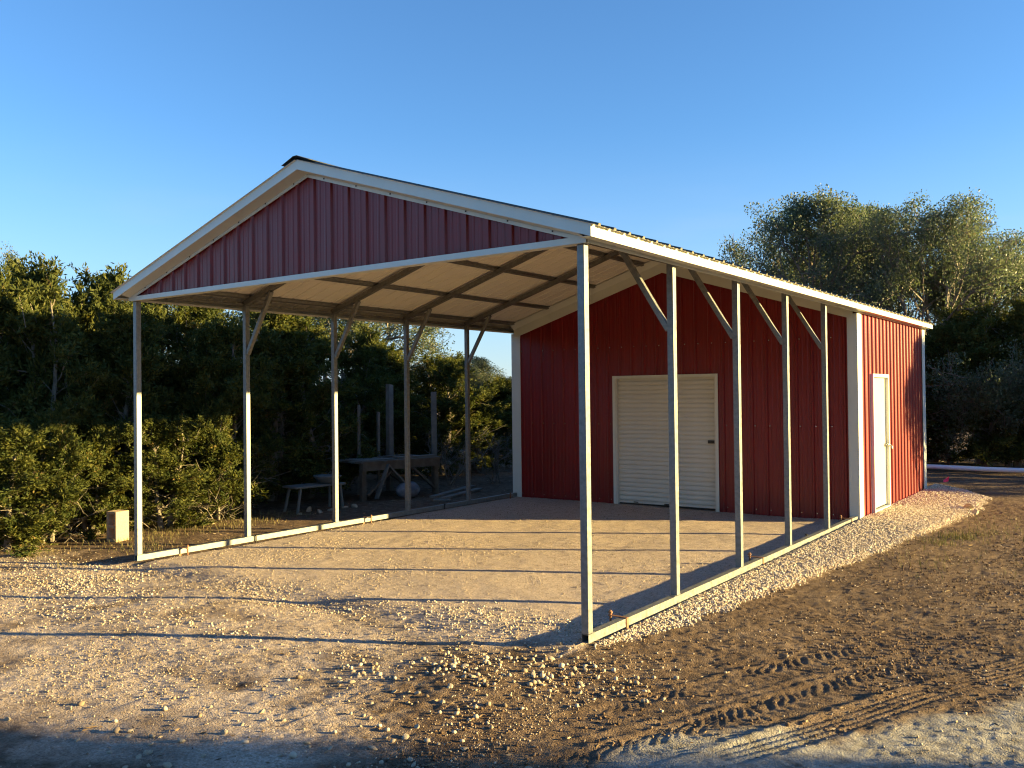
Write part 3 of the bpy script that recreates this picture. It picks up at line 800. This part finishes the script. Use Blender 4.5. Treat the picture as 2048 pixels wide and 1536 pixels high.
JT = 'juniper_tree'; JG = 'junipers in the row left of the carport'
rows = [  # photo column, distance, variant, turn, width, height, label
    (-75, 12.0, 0, .3, 1.0, .92, 'dark juniper cut off by the left edge of the picture, nearest the camera'),
    (22, 13.1, 2, 1.9, .95, .96, 'juniper with a sunlit top just inside the left edge of the picture'),
    (105, 12.5, 4, 4.0, .85, .90, 'juniper with small feathery spires left of the tan hollow block'),
    (188, 13.7, 4, 1.2, .95, 1.00, 'juniper with two tall feathery spires rising beside the carport eave'),
    (275, 13.2, 0, 2.2, .9, .80, 'dense juniper right behind the first left carport post'),
    (362, 14.6, 2, .7, 1.0, .92, 'juniper midway between the first and second left carport posts'),
    (445, 14.1, 1, 5.1, .9, .82, 'dark juniper just left of the second left carport post'),
    (532, 15.9, 0, 3.3, 1.1, .92, 'dark juniper just right of the second left carport post'),
    (615, 16.3, 2, 4.9, 1.1, .80, 'dark juniper behind the small bench by the third left post'),
    (705, 18.8, 2, 1.2, 1.0, .80, 'shaded juniper behind the thin stakes and work table'),
    (790, 19.8, 0, .1, 1.0, .74, 'low dark juniper behind the tallest timber post'),
    (880, 20.6, 2, 2.6, 1.0, .68, 'juniper behind the bare twiggy shrub by the fifth left post'),
    (955, 21.4, 1, 4.4, 1.0, .54, 'low juniper just right of the fifth left post'),
    (1018, 22.4, 0, 5.9, .9, .56, 'farthest small juniper seen against the shed corner trim'),
]
for u, t, v, rz, sx, sz, lb in rows:
    tree(JT, JUN[v], at(u, t), rz, sx, sz, lb, 'tree', JG)
back = [(-40, 15.5, 2, 1.1, 1.2, .92, 'juniper in the second row, behind the leftmost trees'), (80, 15.6, 0, 2.0, 1.2, .90, 'juniper in the second row, behind the small feathery spires'), (220, 16.2, 2, 3.1, 1.2, .86, 'juniper in the second row, left of the first left post'),
        (400, 17.0, 1, .5, 1.2, .80, 'juniper in the second row, between the first two left posts'), (570, 18.6, 2, 2.7, 1.3, .80, 'juniper in the second row, right of the second left post'), (745, 22.0, 0, 4.2, 1.3, .75, 'juniper in the second row, behind the timber posts')]
for u, t, v, rz, sx, sz, lb in back:
    tree(JT, JUN[v], at(u, t), rz, sx, sz, lb, 'tree', 'second row of junipers on the left')
low = [
    (-15, 11.0, 4, 1.0, .80, .47, 'low sunlit juniper bush in the left corner of the thicket'),
    (88, 11.6, 3, 3.6, .62, .63, 'sunlit juniper bush with pale bare stems left of the tan block'),
    (178, 12.3, 4, 0.4, .58, .46, 'sunlit juniper bush right behind the tan block'),
    (325, 12.8, 4, 5.2, .74, .47, 'sunlit juniper bush with dead twigs right of the first left post'),
    (428, 13.4, 3, 2.1, .60, .62, 'golden lit juniper bush ending at the second left post'),
]
for u, t, v, rz, sx, sz, lb in low:
    o = tree('juniper_bush', JUN[v], at(u, t), rz, sx, sz, lb, 'bush', 'low sunlit junipers in front of the row'); o.location.z -= .22
# oaks and bushes beyond the row on the left
p = at(-70, 20); tree('oak_tree', OAK[1], p, .4, .52, .90, 'olive leaved oak rising behind the junipers at the left edge', 'tree')
p = at(690, 22.5); tree('oak_tree', OAK[0], p, 1.4, .92, .80, 'pale grey-green oak behind the junipers, seen under the carport roof', 'tree')
p = at(250, 20); tree('oak_tree', OAK[2], p, 2.4, .60, .66, 'olive oak behind the first left post, mostly hidden by junipers', 'tree')
p = at(905, 24); tree('oak_tree', OAK[1], p, 2.9, .50, .46, 'small rounded oak between the fourth and fifth left posts', 'tree')
p = at(985, 27); tree('oak_tree', OAK[2], p, 5.0, .55, .36, 'low yellow-green oak beyond the fifth left post near the shed', 'tree')
# right-hand oaks behind the shed
p = at(1580, 27); tree('oak_tree', OAK[0], p, 3.8, 1.02, 1.15, 'broad live oak above the shed roof, leftmost of the big oaks', 'tree', 'big live oaks behind the shed')
p = at(1868, 23); tree('oak_tree', OAK[2], p, .9, .88, 1.0, 'live oak with a forked trunk just right of the shed', 'tree', 'big live oaks behind the shed')
p = at(2060, 25); tree('oak_tree', OAK[1], p, 5.5, 1.15, .95, 'live oak cut off by the right edge of the picture', 'tree', 'big live oaks behind the shed')
p = at(1740, 31); tree('oak_tree', OAK[1], p, 1.1, .95, 1.30, 'farther oak crown between the two tallest oaks behind the shed', 'tree', 'big live oaks behind the shed')
us = [(1842, 23.5, 2, .9), (1905, 22.0, 0, .86), (1965, 21.6, 2, .95), (2025, 21.4, 1, .98), (2090, 21.0, 0, 1.0)]
ul = ['dark juniper right beside the back corner of the shed', 'shaded juniper under the forked oak right of the shed', 'shaded juniper above the pink flag end of the white pipe', 'dark juniper behind the white pipe near the right edge', 'dark juniper cut off by the right edge of the picture']
for (u, t, v, sz), lb in zip(us, ul):
    tree(JT, JUN[v], at(u, t), u * .37, 1.15, sz, lb, 'tree', 'shaded junipers under the right oaks')
# trees beyond the right edge of the picture: they throw the shade on the near ground and the shed's side
SX, SY = math.sin(SUN_AZ), math.cos(SUN_AZ)
def sunside(d, q):
    return (6 + d * SX + q * SY, -2.1 + d * SY - q * SX)
off = [(18, 1.13, 2, 1.05, 2.2), (21, 1.23, 0, 1.2, 2.2), (24, 1.18, 2, 1.05, 2.4), (20, 3.3, 0, 1.4, 2.2), (19, 5.8, 2, 1.4, 2.1), (20, 8.0, 1, 1.5, 2.2), (20, 10.3, 0, 1.5, 2.2)]
for k, (d, q, v, sx, sz) in enumerate(off):
    tree(JT, JUN[v], sunside(d, q), k * 1.7, sx, sz, 'juniper outside the right edge of the picture shading the near ground', 'tree', 'junipers outside the picture on the right')
for k, (d, q, v, sx, sz) in enumerate([(16, -12.2, 1, .66, .66), (21, -18.5, 0, 1.0, .62), (26, -24, 2, 1.1, .62)]):
    tree('oak_tree', OAK[v], sunside(d, q), k * 2.3, sx, sz, 'oak outside the right edge of the picture shading the back of the shed', 'tree', 'oaks outside the picture on the right')
for k, (d, q, v, sx, sz) in enumerate([(13, -16.9, 2, 1.2, 1.0), (15, -15.2, 0, 1.2, .9), (14, -18.2, 2, 1.2, .9), (16, -21.5, 0, 1.2, 1.0)]):
    tree(JT, JUN[v], sunside(d, q), k * 2.1, sx, sz, 'juniper outside the picture that shades the ground behind the shed', 'tree', 'junipers outside the picture behind the shed')

# oaks added behind the camera, out of view, to cut the sky fill
for k, (x, y, v, sx, sz) in enumerate([(-9, -12, 0, 1.1, 1.1), (-6, -12, 2, 1.2, 1.2), (-2, -13.5, 1, 1.2, 1.25), (2.5, -14, 0, 1.2, 1.2), (7, -14.5, 2, 1.2, 1.25), (11.5, -14, 1, 1.25, 1.2), (16, -13, 0, 1.2, 1.25), (20, -10.5, 2, 1.2, 1.2), (23.5, -6.5, 1, 1.2, 1.2)]):
    tree('oak_tree', OAK[v], (x, y - 5), k * 1.3, sx, sz * .55, 'unseen oak added behind the camera to cut the sky fill', 'tree', 'oaks added behind the camera')
for x, y, rz in ((4.0, 17.8, .8), (2.6, 16.9, 3.0)):  # unseen junipers added to keep low sun off the far left trees
    tree(JT, JUN[2], (x, y), rz, 1.2, .80, 'unseen juniper added behind the shed to block low sun', 'tree', 'junipers added out of sight behind the shed')
# bare shrubs
def twig_mesh(seed, H):
    rng = np.random.default_rng(seed); tb = MB()
    def grow(p, d, L, r, dep):
        pts = curve(p, d, L, rng, 3, .15, .18); tb.tube(pts, list(np.linspace(r, r * .6, 4)), 4 if dep < 2 else 3, False)
        if dep < 4:
            for k in range(3):
                grow(pts[rng.integers(1, 4)], unit(d + rng.normal(size=3) * .55), L * rng.uniform(.5, .75), r * .6, dep + 1)
    for k in range(4):
        a = rng.uniform(0, 6.28); grow((rng.normal() * .06, rng.normal() * .06, -.05), unit(np.array([math.cos(a) * .35, math.sin(a) * .35, 1.0])), H * .42, .016, 0)
    return tb.mesh('twigs', 'palebark')
for u, t, H, lb in ((895, 18.2, 1.5, 'bare pale twiggy shrub between the fourth and fifth left posts'), (985, 18.6, 1.6, 'bare grey shrub with upright stems just left of the shed corner')):
    x, y, z = at(u, t); o = bpy.data.objects.new('bare_shrub', twig_mesh(int(u), H)); link(o); o.location = (x, y, h1(x, y)); setp(o, lb, 'shrub')

# ------------------------------------------------------------------ small things
def thing(o, loc, label, cat, rz=0.0, group=None):
    o.location = loc; o.rotation_euler = (0, 0, rz); return setp(o, label, cat, group)
# hollow block standing on end
x, y = -1.88, .72; z = h1(x, y) - .01
m = MB(); a, b_, hh_ = .20, .20, .41
m.box(0, .034, 0, b_, 0, hh_); m.box(a - .034, a, 0, b_, 0, hh_)
for z0, z1 in ((0, .036), (hh_ / 2 - .018, hh_ / 2 + .018), (hh_ - .036, hh_)): m.box(.0345, a - .0345, .001, b_ - .001, z0 + .0005, z1 - .0005)
thing(m.obj('concrete_block', 'block', None, bevel=.006), (x, y, z), 'tan hollow concrete block standing on end beside the first left post', 'block', .10)

# work table of old timber
tx, ty = -1.86, 5.42; rz = math.atan2(1.66, .34)
T_ = empty('work_table', (tx, ty, h1(tx, ty)), rz); setp(T_, 'rough dark timber work table with crossed braces under the trees', 'table')
L_, D_, H_ = 1.72, 1.05, .66
for k in range(5):
    MB().box(-.04, L_ + .04, k * .215 - .01, k * .215 + .195, H_ + .001, H_ + .036).obj('plank', 'greywood' if k in (1, 3) else 'oldwood', T_)
MB().box(0, L_, 0, .04, H_ - .13, H_).obj('apron', 'oldwood', T_); MB().box(0, L_, D_ - .04, D_, H_ - .13, H_).obj('apron', 'oldwood', T_)
for xx in (.01, L_ - .10):
    for yy in (.0405, D_ - .1305):
        MB().box(xx, xx + .09, yy, yy + .09, -.03, H_ - .001).obj('leg', 'oldwood', T_)
for (a, b_), mt in ((((.10, .02, .10), (.62, .02, H_ - .14)), 'oldwood'), (((L_ - .1, .02, .10), (L_ - .62, .02, H_ - .14)), 'oldwood'), (((.12, D_ - .07, .1), (.7, D_ - .07, H_ - .14)), 'oldwood'), (((L_ - .1, D_ - .07, .1), (L_ - .7, D_ - .07, H_ - .14)), 'oldwood')):
    MB().beam(a, b_, .035, .085, (0, 1, 0)).obj('brace', mt, T_)
# two pale boards leaning under the table, a sheet and offcuts on top
c, s = math.cos(rz), math.sin(rz)
def tl(a, b_, z):
    return (tx + a * c - b_ * s, ty + a * s + b_ * c, h1(tx, ty) + z)
for (a0, b0, z0), (a1, b1, z1), lb in (((.24, -.06, .03), (.52, -.03, .63), 'pale board leaning upright against the left half of the work table'), ((1.05, -.10, .05), (.50, -.035, .62), 'pale board leaning diagonally across the front of the work table')):
    thing(MB().beam(tl(a0, b0, z0), tl(a1, b1, z1), .025, .10, (s, -c, 0)).obj('leaning_board', 'greywood'), (0, 0, 0), lb, 'board')
thing(MB().box(0, .75, 0, .55, 0, .014).obj('plywood_sheet', 'greywood'), tl(.05, .1, H_ + .0375), 'thin weathered sheet lying on the left end of the work table', 'board', rz + .06)
thing(MB().box(0, .85, 0, .16, 0, .035).obj('loose_plank', 'greywood'), tl(.85, .15, H_ + .0375), 'thick loose plank lying on the right end of the work table', 'board', rz - .05)
thing(MB().box(0, .8, 0, .14, 0, .03).obj('loose_plank', 'oldwood'), tl(.75, .55, H_ + .0375), 'dark loose plank at the back of the work table', 'board', rz + .1)
# bundle under the table
rng = np.random.default_rng(5); n = 14; k = 18; vs = []; fs = []
for i in range(n + 1):
    t = i / n; ph = t * math.pi
    for j in range(k):
        a = 2 * math.pi * j / k; rr = .5 + .5 * (math.sin(a * 3 + t * 5) * .16 + math.sin(a * 5 - t * 9) * .10)
        r = math.sin(ph) ** .6 * (.175 + .05 * (rr - .5)) * (1 - .22 * math.exp(-((t - .58) / .05) ** 2)) + .001
        vs.append((-.26 + .52 * t, r * math.cos(a), .165 + r * .95 * math.sin(a)))
for i in range(n):
    for j in range(k): fs.append((i * k + j, i * k + (j + 1) % k, (i + 1) * k + (j + 1) % k, (i + 1) * k + j))
bx, by = -1.60, 6.30
thing(MB().add(vs, fs).obj('cloth_bundle', 'bag', None, smooth=True), (bx, by, h1(bx, by) - .02), 'grey tied cloth bundle lying under the right half of the work table', 'bundle', rz)
# planks on the ground right of the table
for (u0, v0), (u1, v1), th, lb in (((866, 994), (945, 972), .035, 'long pale plank on the ground right of the cloth bundle'), ((885, 998), (958, 979), .04, 'wide grey plank on the ground nearest the carport rail'), ((868, 1000), (900, 1000), .03, 'short offcut lying by the ends of the ground planks')):
    def gp(u, v):
        d = FWD + RGT * (u - 1024) / FPX - UPV * (v - 768) / FPX; t = -CAM[2] / d[2]; return CAM + d * t
    a, b_ = gp(u0, v0), gp(u1, v1)
    za, zb_ = h1(a[0], a[1]) + th * .6, h1(b_[0], b_[1]) + th * .6
    thing(MB().beam((a[0], a[1], za), (b_[0], b_[1], max(zb_, za)), .14, th).obj('ground_plank', 'greywood'), (0, 0, 0), lb, 'plank')
# bench with its basin
bx, by = -1.62, 3.78; brz = math.atan2(.92, .12)
N_ = empty('garden_bench', (bx, by, h1(bx, by)), brz); setp(N_, 'low pale bench with thin splayed legs between the second and third left posts', 'bench')
MB().box(-.05, .92, 0, .42, .395, .430).obj('seat', 'resin', N_, bevel=.012)
for xx, sx_ in ((.03, -.06), (.80, .05)):
    for yy, sy_ in ((.04, -.03), (.36, .03)):
        MB().beam((xx + sx_, yy + sy_, -.02), (xx + .02, yy, .394), .035, .035, (0, 1, 0)).obj('leg', 'resin', N_)
m = MB(); k = 20; prof = [(.0, .012), (.17, .012), (.23, .10), (.26, .125), (.265, .118), (.235, .09), (.175, .0), (.0, .0)]
vs = []; fs = []
for r, z in prof:
    for j in range(k): vs.append(((r + .0005) * math.cos(6.283 * j / k), (r + .0005) * .8 * math.sin(6.283 * j / k), z))
for i in range(len(prof) - 1):
    for j in range(k): fs.append((i * k + j, i * k + (j + 1) % k, (i + 1) * k + (j + 1) % k, (i + 1) * k + j))
c2, s2 = math.cos(brz), math.sin(brz)
thing(m.add(vs, fs).obj('basin', 'resin', None, smooth=True), (bx + .68 * c2 - .2 * s2, by + .68 * s2 + .2 * c2, h1(bx, by) + .431), 'shallow round basin sitting on the right end of the bench', 'basin')
# timber posts
for u, t, wd, tp, lb in ((716, 16.6, .055, 808, 'thin pale stake, leftmost of the four uprights behind the work table'), (755, 16.8, .05, 822, 'thin short stake, second from the left behind the work table'),
                         (778, 17.2, .105, 768, 'tallest thick grey timber post behind the work table'), (867, 17.6, .105, 783, 'thick weathered post behind the right end of the work table')):
    x, y, z = at(u, t); zt = CAM[2] + (793 - tp) / FPX * t
    m = MB(); m.add([(-wd / 2, -wd / 2, -.1), (wd / 2, -wd / 2, -.1), (wd / 2, wd / 2, -.1), (-wd / 2, wd / 2, -.1), (-wd / 2 + .012, -wd / 2, zt), (wd / 2 + .012, -wd / 2, zt - .02), (wd / 2 + .012, wd / 2, zt - .01), (-wd / 2 + .012, wd / 2, zt)],
                    [(0, 3, 2, 1), (4, 5, 6, 7), (0, 1, 5, 4), (1, 2, 6, 5), (2, 3, 7, 6), (3, 0, 4, 7)])
    thing(m.obj('timber_post', 'greywood'), (x, y, h1(x, y)), lb, 'post', u * .01)
# white pipe behind the shed
p0 = np.array((4.2, 16.80)); p1 = np.array((8.4, 16.55)); pts = []
for t in np.linspace(0, 1, 12):
    q = p0 + (p1 - p0) * t; pts.append((q[0], q[1], .055 + .006 * math.sin(t * 9)))
o = MB().tube(pts, .055, 14).obj('plastic_pipe', 'pvc', None, smooth=True); setp(o, 'long white plastic pipe lying on the ground behind the shed', 'pipe')
# pink marker flag
fx, fy = 6.32, 12.45; fz = h1(fx, fy) + .02
FL = empty('marker_flag', (fx, fy, fz)); setp(FL, 'small bright pink marker flag on a wire right of the shed', 'flag')
MB().tube([(0, 0, -.06), (.01, 0, .08), (.035, .0, .20)], .0025, 6).obj('wire', 'galv', FL)
m = MB(); vs = []
for i in range(5):
    t = i / 4; vs += [(.034 - .10 * t, .012 * math.sin(t * 4), .205 - .035 * t - .01 * i % 2), (.020 - .085 * t, .012 * math.sin(t * 4 + .4), .11 - .030 * t)]
m.add(vs, [(2 * i, 2 * i + 1, 2 * i + 3, 2 * i + 2) for i in range(4)]).obj('pennant', 'flagpink', FL, solid=.002)

# ------------------------------------------------------------------ stones
ICO = None
def ico():
    t = (1 + 5 ** .5) / 2
    v = np.array([(-1, t, 0), (1, t, 0), (-1, -t, 0), (1, -t, 0), (0, -1, t), (0, 1, t), (0, -1, -t), (0, 1, -t), (t, 0, -1), (t, 0, 1), (-t, 0, -1), (-t, 0, 1)], float)
    f = np.array([(0, 11, 5), (0, 5, 1), (0, 1, 7), (0, 7, 10), (0, 10, 11), (1, 5, 9), (5, 11, 4), (11, 10, 2), (10, 7, 6), (7, 1, 8), (3, 9, 4), (3, 4, 2), (3, 2, 6), (3, 6, 8), (3, 8, 9), (4, 9, 5), (2, 4, 11), (6, 2, 10), (8, 6, 7), (9, 8, 1)])
    return v / np.linalg.norm(v[0]), f
OCT = (np.array([(1, 0, 0), (-1, 0, 0), (0, 1, 0), (0, -1, 0), (0, 0, 1), (0, 0, -1)], float), np.array([(0, 2, 4), (2, 1, 4), (1, 3, 4), (3, 0, 4), (2, 0, 5), (1, 2, 5), (3, 1, 5), (0, 3, 5)]))

def pebbles(name, X, Y, size, base, rng, label, lo=0.0, hi=1.0, sink=.25):
    v, f = base; n = len(X); k = len(v)
    Z = height(X, Y)
    q = rng.normal(size=(n, 3, 3)); q, _ = np.linalg.qr(q)
    sc = rng.uniform(.55, 1.15, (n, 1, 3)) * (size[:, None, None] * .5)
    vv = v[None] * (1 + rng.uniform(-.28, .28, (n, k, 1)))
    vv = np.einsum('nkj,nij->nki', vv * sc, q)
    vv[..., 2] *= .8
    vv += np.stack([X, Y, Z + size * (.5 - sink) * .7], 1)[:, None]
    ff = (f[None] + (np.arange(n) * k)[:, None, None]).reshape(-1, 3)
    var = np.repeat(np.clip(rng.uniform(lo, hi, n), 0, 1), k)
    o = link(bpy.data.objects.new(name, fast_mesh(name, vv.reshape(-1, 3), ff, 'pebble', False, var)))
    return setp(o, label, 'gravel', None, 'stuff')

rg = np.random.default_rng(99)
def rej(n, x0, x1, y0, y1, dens):
    X = rg.uniform(x0, x1, n); Y = rg.uniform(y0, y1, n); k = rg.random(n) < dens(X, Y); return X[k], Y[k]
def clear(X, Y):   # nothing on rails, posts or inside the closed part
    a = ((np.abs(X - P / 2) < .05) | (np.abs(X - W + P / 2) < .045)) & (Y > -.04) & (Y < YW)
    b_ = (X > -.04) & (X < W + .035) & (Y > YW - .05) & (Y < YB + .05)
    return ~(a | b_)
# bank of pale stone
X, Y = rej(90000, W, W + 1.40, -.2, 13, lambda x, y: zones(x, y)[1] * .98 * clear(x, y))
s_ = rg.uniform(.010, .030, len(X)); pebbles('bank_gravel', X, Y, s_, ico(), rg, 'pale crushed stone banked along the right side of the carport and shed', .35, 1.0)
# fine gravel on the carport floor
pat = lambda x, y: np.clip(.45 + 1.5 * fbm(x, y, 1.0, 3, 50), .10, 1)
X, Y = rej(56000, .06, W - .06, -.9, YW - .05, lambda x, y: zones(x, y)[0] * pat(x, y) * np.clip(1.15 - .13 * y, .2, 1) * clear(x, y))
s_ = .006 + .016 * rg.random(len(X)) ** 2.2; pebbles('floor_gravel', X, Y, s_, OCT, rg, 'fine tan limestone gravel spread over the carport floor', .1, .8)
# coarser piles at the front edge and in the ruts
def blobs(x, y):
    t = 0
    for cx, cy, rx, ry, k in ((5.05, .15, .75, .33, 1), (5.6, .25, .45, .25, .9), (3.3, -.15, .7, .25, .55), (2.2, -.1, .45, .2, .5), (-.1, -.55, .9, .35, .9), (1.2, -1.4, 1.2, .35, .35), (.4, -.9, 1.0, .4, .6), (3.4, -1.2, 1.2, .3, .25)):
        t = np.maximum(t, k * np.exp(-((x - cx) / rx) ** 2 - ((y - cy) / ry) ** 2))
    return t
X, Y = rej(60000, -1.5, W - .05, -2.6, 1.2, lambda x, y: blobs(x, y) * np.clip(.6 + 1.2 * fbm(x, y, 2.5, 2, 8), 0, 1) * clear(x, y) * .9)
s_ = .009 + .020 * rg.random(len(X)) ** 1.8; pebbles('pile_gravel', X, Y, s_, ico(), rg, 'drifts of coarse white gravel at the front edge of the carport', .2, .95)
# gravel mixed into the dirt in front and to the right
X, Y = rej(90000, -2, 6.6, -3.8, .1, lambda x, y: np.clip(.30 + .9 * fbm(x, y, .9, 3, 14), .04, .8) * clear(x, y))
s_ = .005 + .015 * rg.random(len(X)) ** 2.5; pebbles('front_gravel', X, Y, s_, OCT, rg, 'loose small gravel trodden into the dirt in front of the carport', .0, .75)
X, Y = rej(36000, W + .05, 10.6, -3.2, 11, lambda x, y: np.clip(.22 + .8 * fbm(x, y, 1.1, 3, 24), .03, .8) * (zones(x, y)[1] < .3) * np.clip(1.2 - .09 * y, .2, 1))
s_ = .005 + .020 * rg.random(len(X)) ** 3.0; pebbles('dirt_gravel', X, Y, s_, OCT, rg, 'scattered pebbles in the brown dirt right of the carport', .05, .85)
X, Y = rej(60000, W + .1, 10.4, -2.6, 10, lambda x, y: np.clip(.35 + 1.3 * fbm(x, y, 1.6, 3, 34), .03, 1) * (zones(x, y)[1] < .2) * (zones(x, y)[3] < .5) * np.clip(1.1 - .08 * y, .2, 1) * .8)
s_ = .008 + .026 * rg.random(len(X)) ** 2.2; o = pebbles('dirt_clods', X, Y, s_, OCT, rg, 'small clods of brown earth right of the carport', .0, .75); o.data.materials[0] = MATS['clod']
# rubble patch
def rub(x, y):
    u = (x - 5.75) * .80 + (y + 1.05) * .6; v_ = (y + 1.05) * .80 - (x - 5.75) * .6
    return np.exp(-(u / .75) ** 2 - (v_ / .52) ** 2) + .35 * np.exp(-((x - 6.2) / .55) ** 2 - ((y + .45) / .4) ** 2) + .16 * np.exp(-((x - 5.6) / 1.1) ** 2 - ((y + 2.5) / .5) ** 2)
X, Y = rej(11000, 3.8, 7.6, -3.6, .4, lambda x, y: np.clip(rub(x, y) * (.7 + 1.3 * fbm(x, y, 3, 2, 66)), 0, 1) * .75 * clear(x, y))
s_ = .010 + .040 * rg.random(len(X)) ** 2.2; pebbles('rubble_gravel', X, Y, s_, ico(), rg, 'broken pale stone rubble strewn in front of the nearest right post', .0, .8)
# single larger stones
def stone_mesh(seed):
    rng = np.random.default_rng(seed); v, f = ico(); V = [tuple(q) for q in v]; F = []; mid = {}
    def mp(a, b_):
        k = (min(a, b_), max(a, b_))
        if k not in mid:
            p_ = np.array(V[a]) + np.array(V[b_]); V.append(tuple(p_ / np.linalg.norm(p_))); mid[k] = len(V) - 1
        return mid[k]
    for a, b_, c_ in f:
        x, y, z = mp(a, b_), mp(b_, c_), mp(c_, a); F += [(a, x, z), (b_, y, x), (c_, z, y), (x, y, z)]
    V = np.array(V); nrm = unit(rng.normal(size=(12, 3))); 
    for q in nrm:      # chop flat facets
        d = V @ q; lim = rng.uniform(.45, .72); V = V - np.outer(np.maximum(d - lim, 0), q)
    V = V * rng.uniform(.7, 1.1, 3) + rng.normal(size=V.shape) * .02
    return fast_mesh('stone', V * .5, np.array(F), 'rock')
ST = [stone_mesh(k) for k in range(8)]
def stone(x, y, d, lb, grp=None, name='stone'):
    o = bpy.data.objects.new(name, ST[rg.integers(8)]); link(o)
    o.location = (x, y, h1(x, y) + d * .10); o.rotation_euler = tuple(rg.uniform(-.6, .6, 2)) + (rg.uniform(0, 6.28),)
    o.scale = (d * rg.uniform(.85, 1.35), d, d * rg.uniform(.40, .70)); setp(o, lb, 'stone', grp)
n = 0
while n < 95:
    x, y = rg.uniform(4.6, 7.0), rg.uniform(-2.6, 0)
    if rg.random() < rub(np.array([x]), np.array([y]))[0] * .9:
        stone(x, y, rg.uniform(.022, .060), 'pale broken stone lying loose in the rubble patch before the nearest post', 'stones in the rubble patch'); n += 1
for k in range(60):
    while True:
        x, y = rg.uniform(3.6, 7.4), rg.uniform(-3.5, -1.9)
        if (x - 6) * .489 - (y + 2.1) * .872 > -.1: break
    stone(x, y, rg.uniform(.025, .065), 'grey stone lying in the shade along the bottom edge of the picture', 'stones in the foreground shade')
stone(7.08, 9.75, .26, 'largest pale stone at the foot of the gravel bank right of the shed', None); stone(7.20, 9.45, .18, 'smaller angular stone just in front of the largest pale stone', None)
for k, (u, v_) in enumerate(((618, 1020), (640, 1022), (662, 1018), (690, 1014), (600, 1026), (708, 1012))):
    d = FWD + RGT * (u - 1024) / FPX - UPV * (v_ - 768) / FPX; q = CAM + d * (-CAM[2] / d[2])
    stone(q[0], q[1], rg.uniform(.10, .17), 'rough stone in the row on the ground beneath the bench', 'stones under the bench')

# ------------------------------------------------------------------ dry grass, weeds and litter
def blades(name, X, Y, hmin, hmax, wd, rng, lo, hi, label, lean=.5):
    n = len(X); Z = height(X, Y); H = rng.uniform(hmin, hmax, n); az = rng.uniform(0, 6.28, n); le = rng.uniform(0, lean, n)
    d = np.stack([np.cos(az) * le, np.sin(az) * le, np.ones(n)], 1) * H[:, None]; sd = np.stack([-np.sin(az), np.cos(az), np.zeros(n)], 1) * wd
    b0 = np.stack([X, Y, Z - .01], 1); mid = b0 + d * .55; tip = b0 + d * np.array([1.35, 1.35, .95])
    V = np.stack([b0 - sd, b0 + sd, mid + sd * .7, mid - sd * .7, tip], 1).reshape(-1, 3); i = np.arange(n)[:, None] * 5
    F = np.concatenate([i + np.array([0, 1, 2]), i + np.array([0, 2, 3]), i + np.array([3, 2, 4])])
    var = np.repeat(rng.uniform(lo, hi, n), 5)
    o = link(bpy.data.objects.new(name, fast_mesh(name, V, F, 'grass', False, var))); return setp(o, label, 'grass', None, 'stuff')
X, Y = rej(17000, -3.2, -.1, -2.4, 4.6, lambda x, y: np.clip(.25 + 1.6 * fbm(x, y, 1.2, 3, 71), 0, 1) * sstep(-.1, -.9, x + .4 * fbm(x, y, 2, 2, 5)))
blades('dry_grass', X, Y, .02, .09, .003, rg, .2, 1.0, 'thin dry grass and weeds at the foot of the junipers', .8)
def clump(n, cx, cy, r): return cx + rg.normal(size=n) * r, cy + rg.normal(size=n) * r
X, Y = [np.concatenate(q) for q in zip(clump(220, 7.40, 6.9, .13), clump(110, 7.25, 6.3, .12), clump(160, 7.7, 7.4, .35), clump(160, 7.9, 8.6, .6), clump(120, 7.6, 5.2, .5))]
blades('weeds', X, Y, .03, .13, .003, rg, .0, .75, 'sparse green weeds in the dirt right of the gravel bank', .9)
X, Y = rej(2600, 6.3, 12, 9, 19, lambda x, y: np.clip(.2 + 1.5 * fbm(x, y, .8, 2, 72), 0, 1))
blades('back_grass', X, Y, .03, .10, .003, rg, .2, .9, 'thin grass on the shaded ground behind the shed', .9)
n = 5200
X = np.concatenate([rg.uniform(-4.5, -.1, 2600), rg.uniform(6.2, 9.6, 1200), rg.uniform(4, 8, 500), rg.uniform(5, 10, 900)]); Y = np.concatenate([rg.uniform(-2.5, 14, 2600), rg.uniform(0, 11, 1200), rg.uniform(-3, 0, 500), rg.uniform(11, 18, 900)])
k = clear(X, Y); X, Y = X[k], Y[k]; n = len(X); Z = height(X, Y)
az = rg.uniform(0, 6.28, n); ln = rg.uniform(.01, .05, n) * np.where(rg.random(n) < .06, 3.0, 1); D = np.stack([np.cos(az), np.sin(az), rg.normal(size=n) * .12], 1)
v, f, var = leaves(np.stack([X, Y, Z + .006], 1), D, ln, np.minimum(ln * .3, .012), rg, rg.uniform(0, 1, n))
o = link(bpy.data.objects.new('leaf_litter', fast_mesh('leaf_litter', v, f, 'litter', False, var))); setp(o, 'scattered dead leaves and twigs on the dirt', 'litter', None, 'stuff')
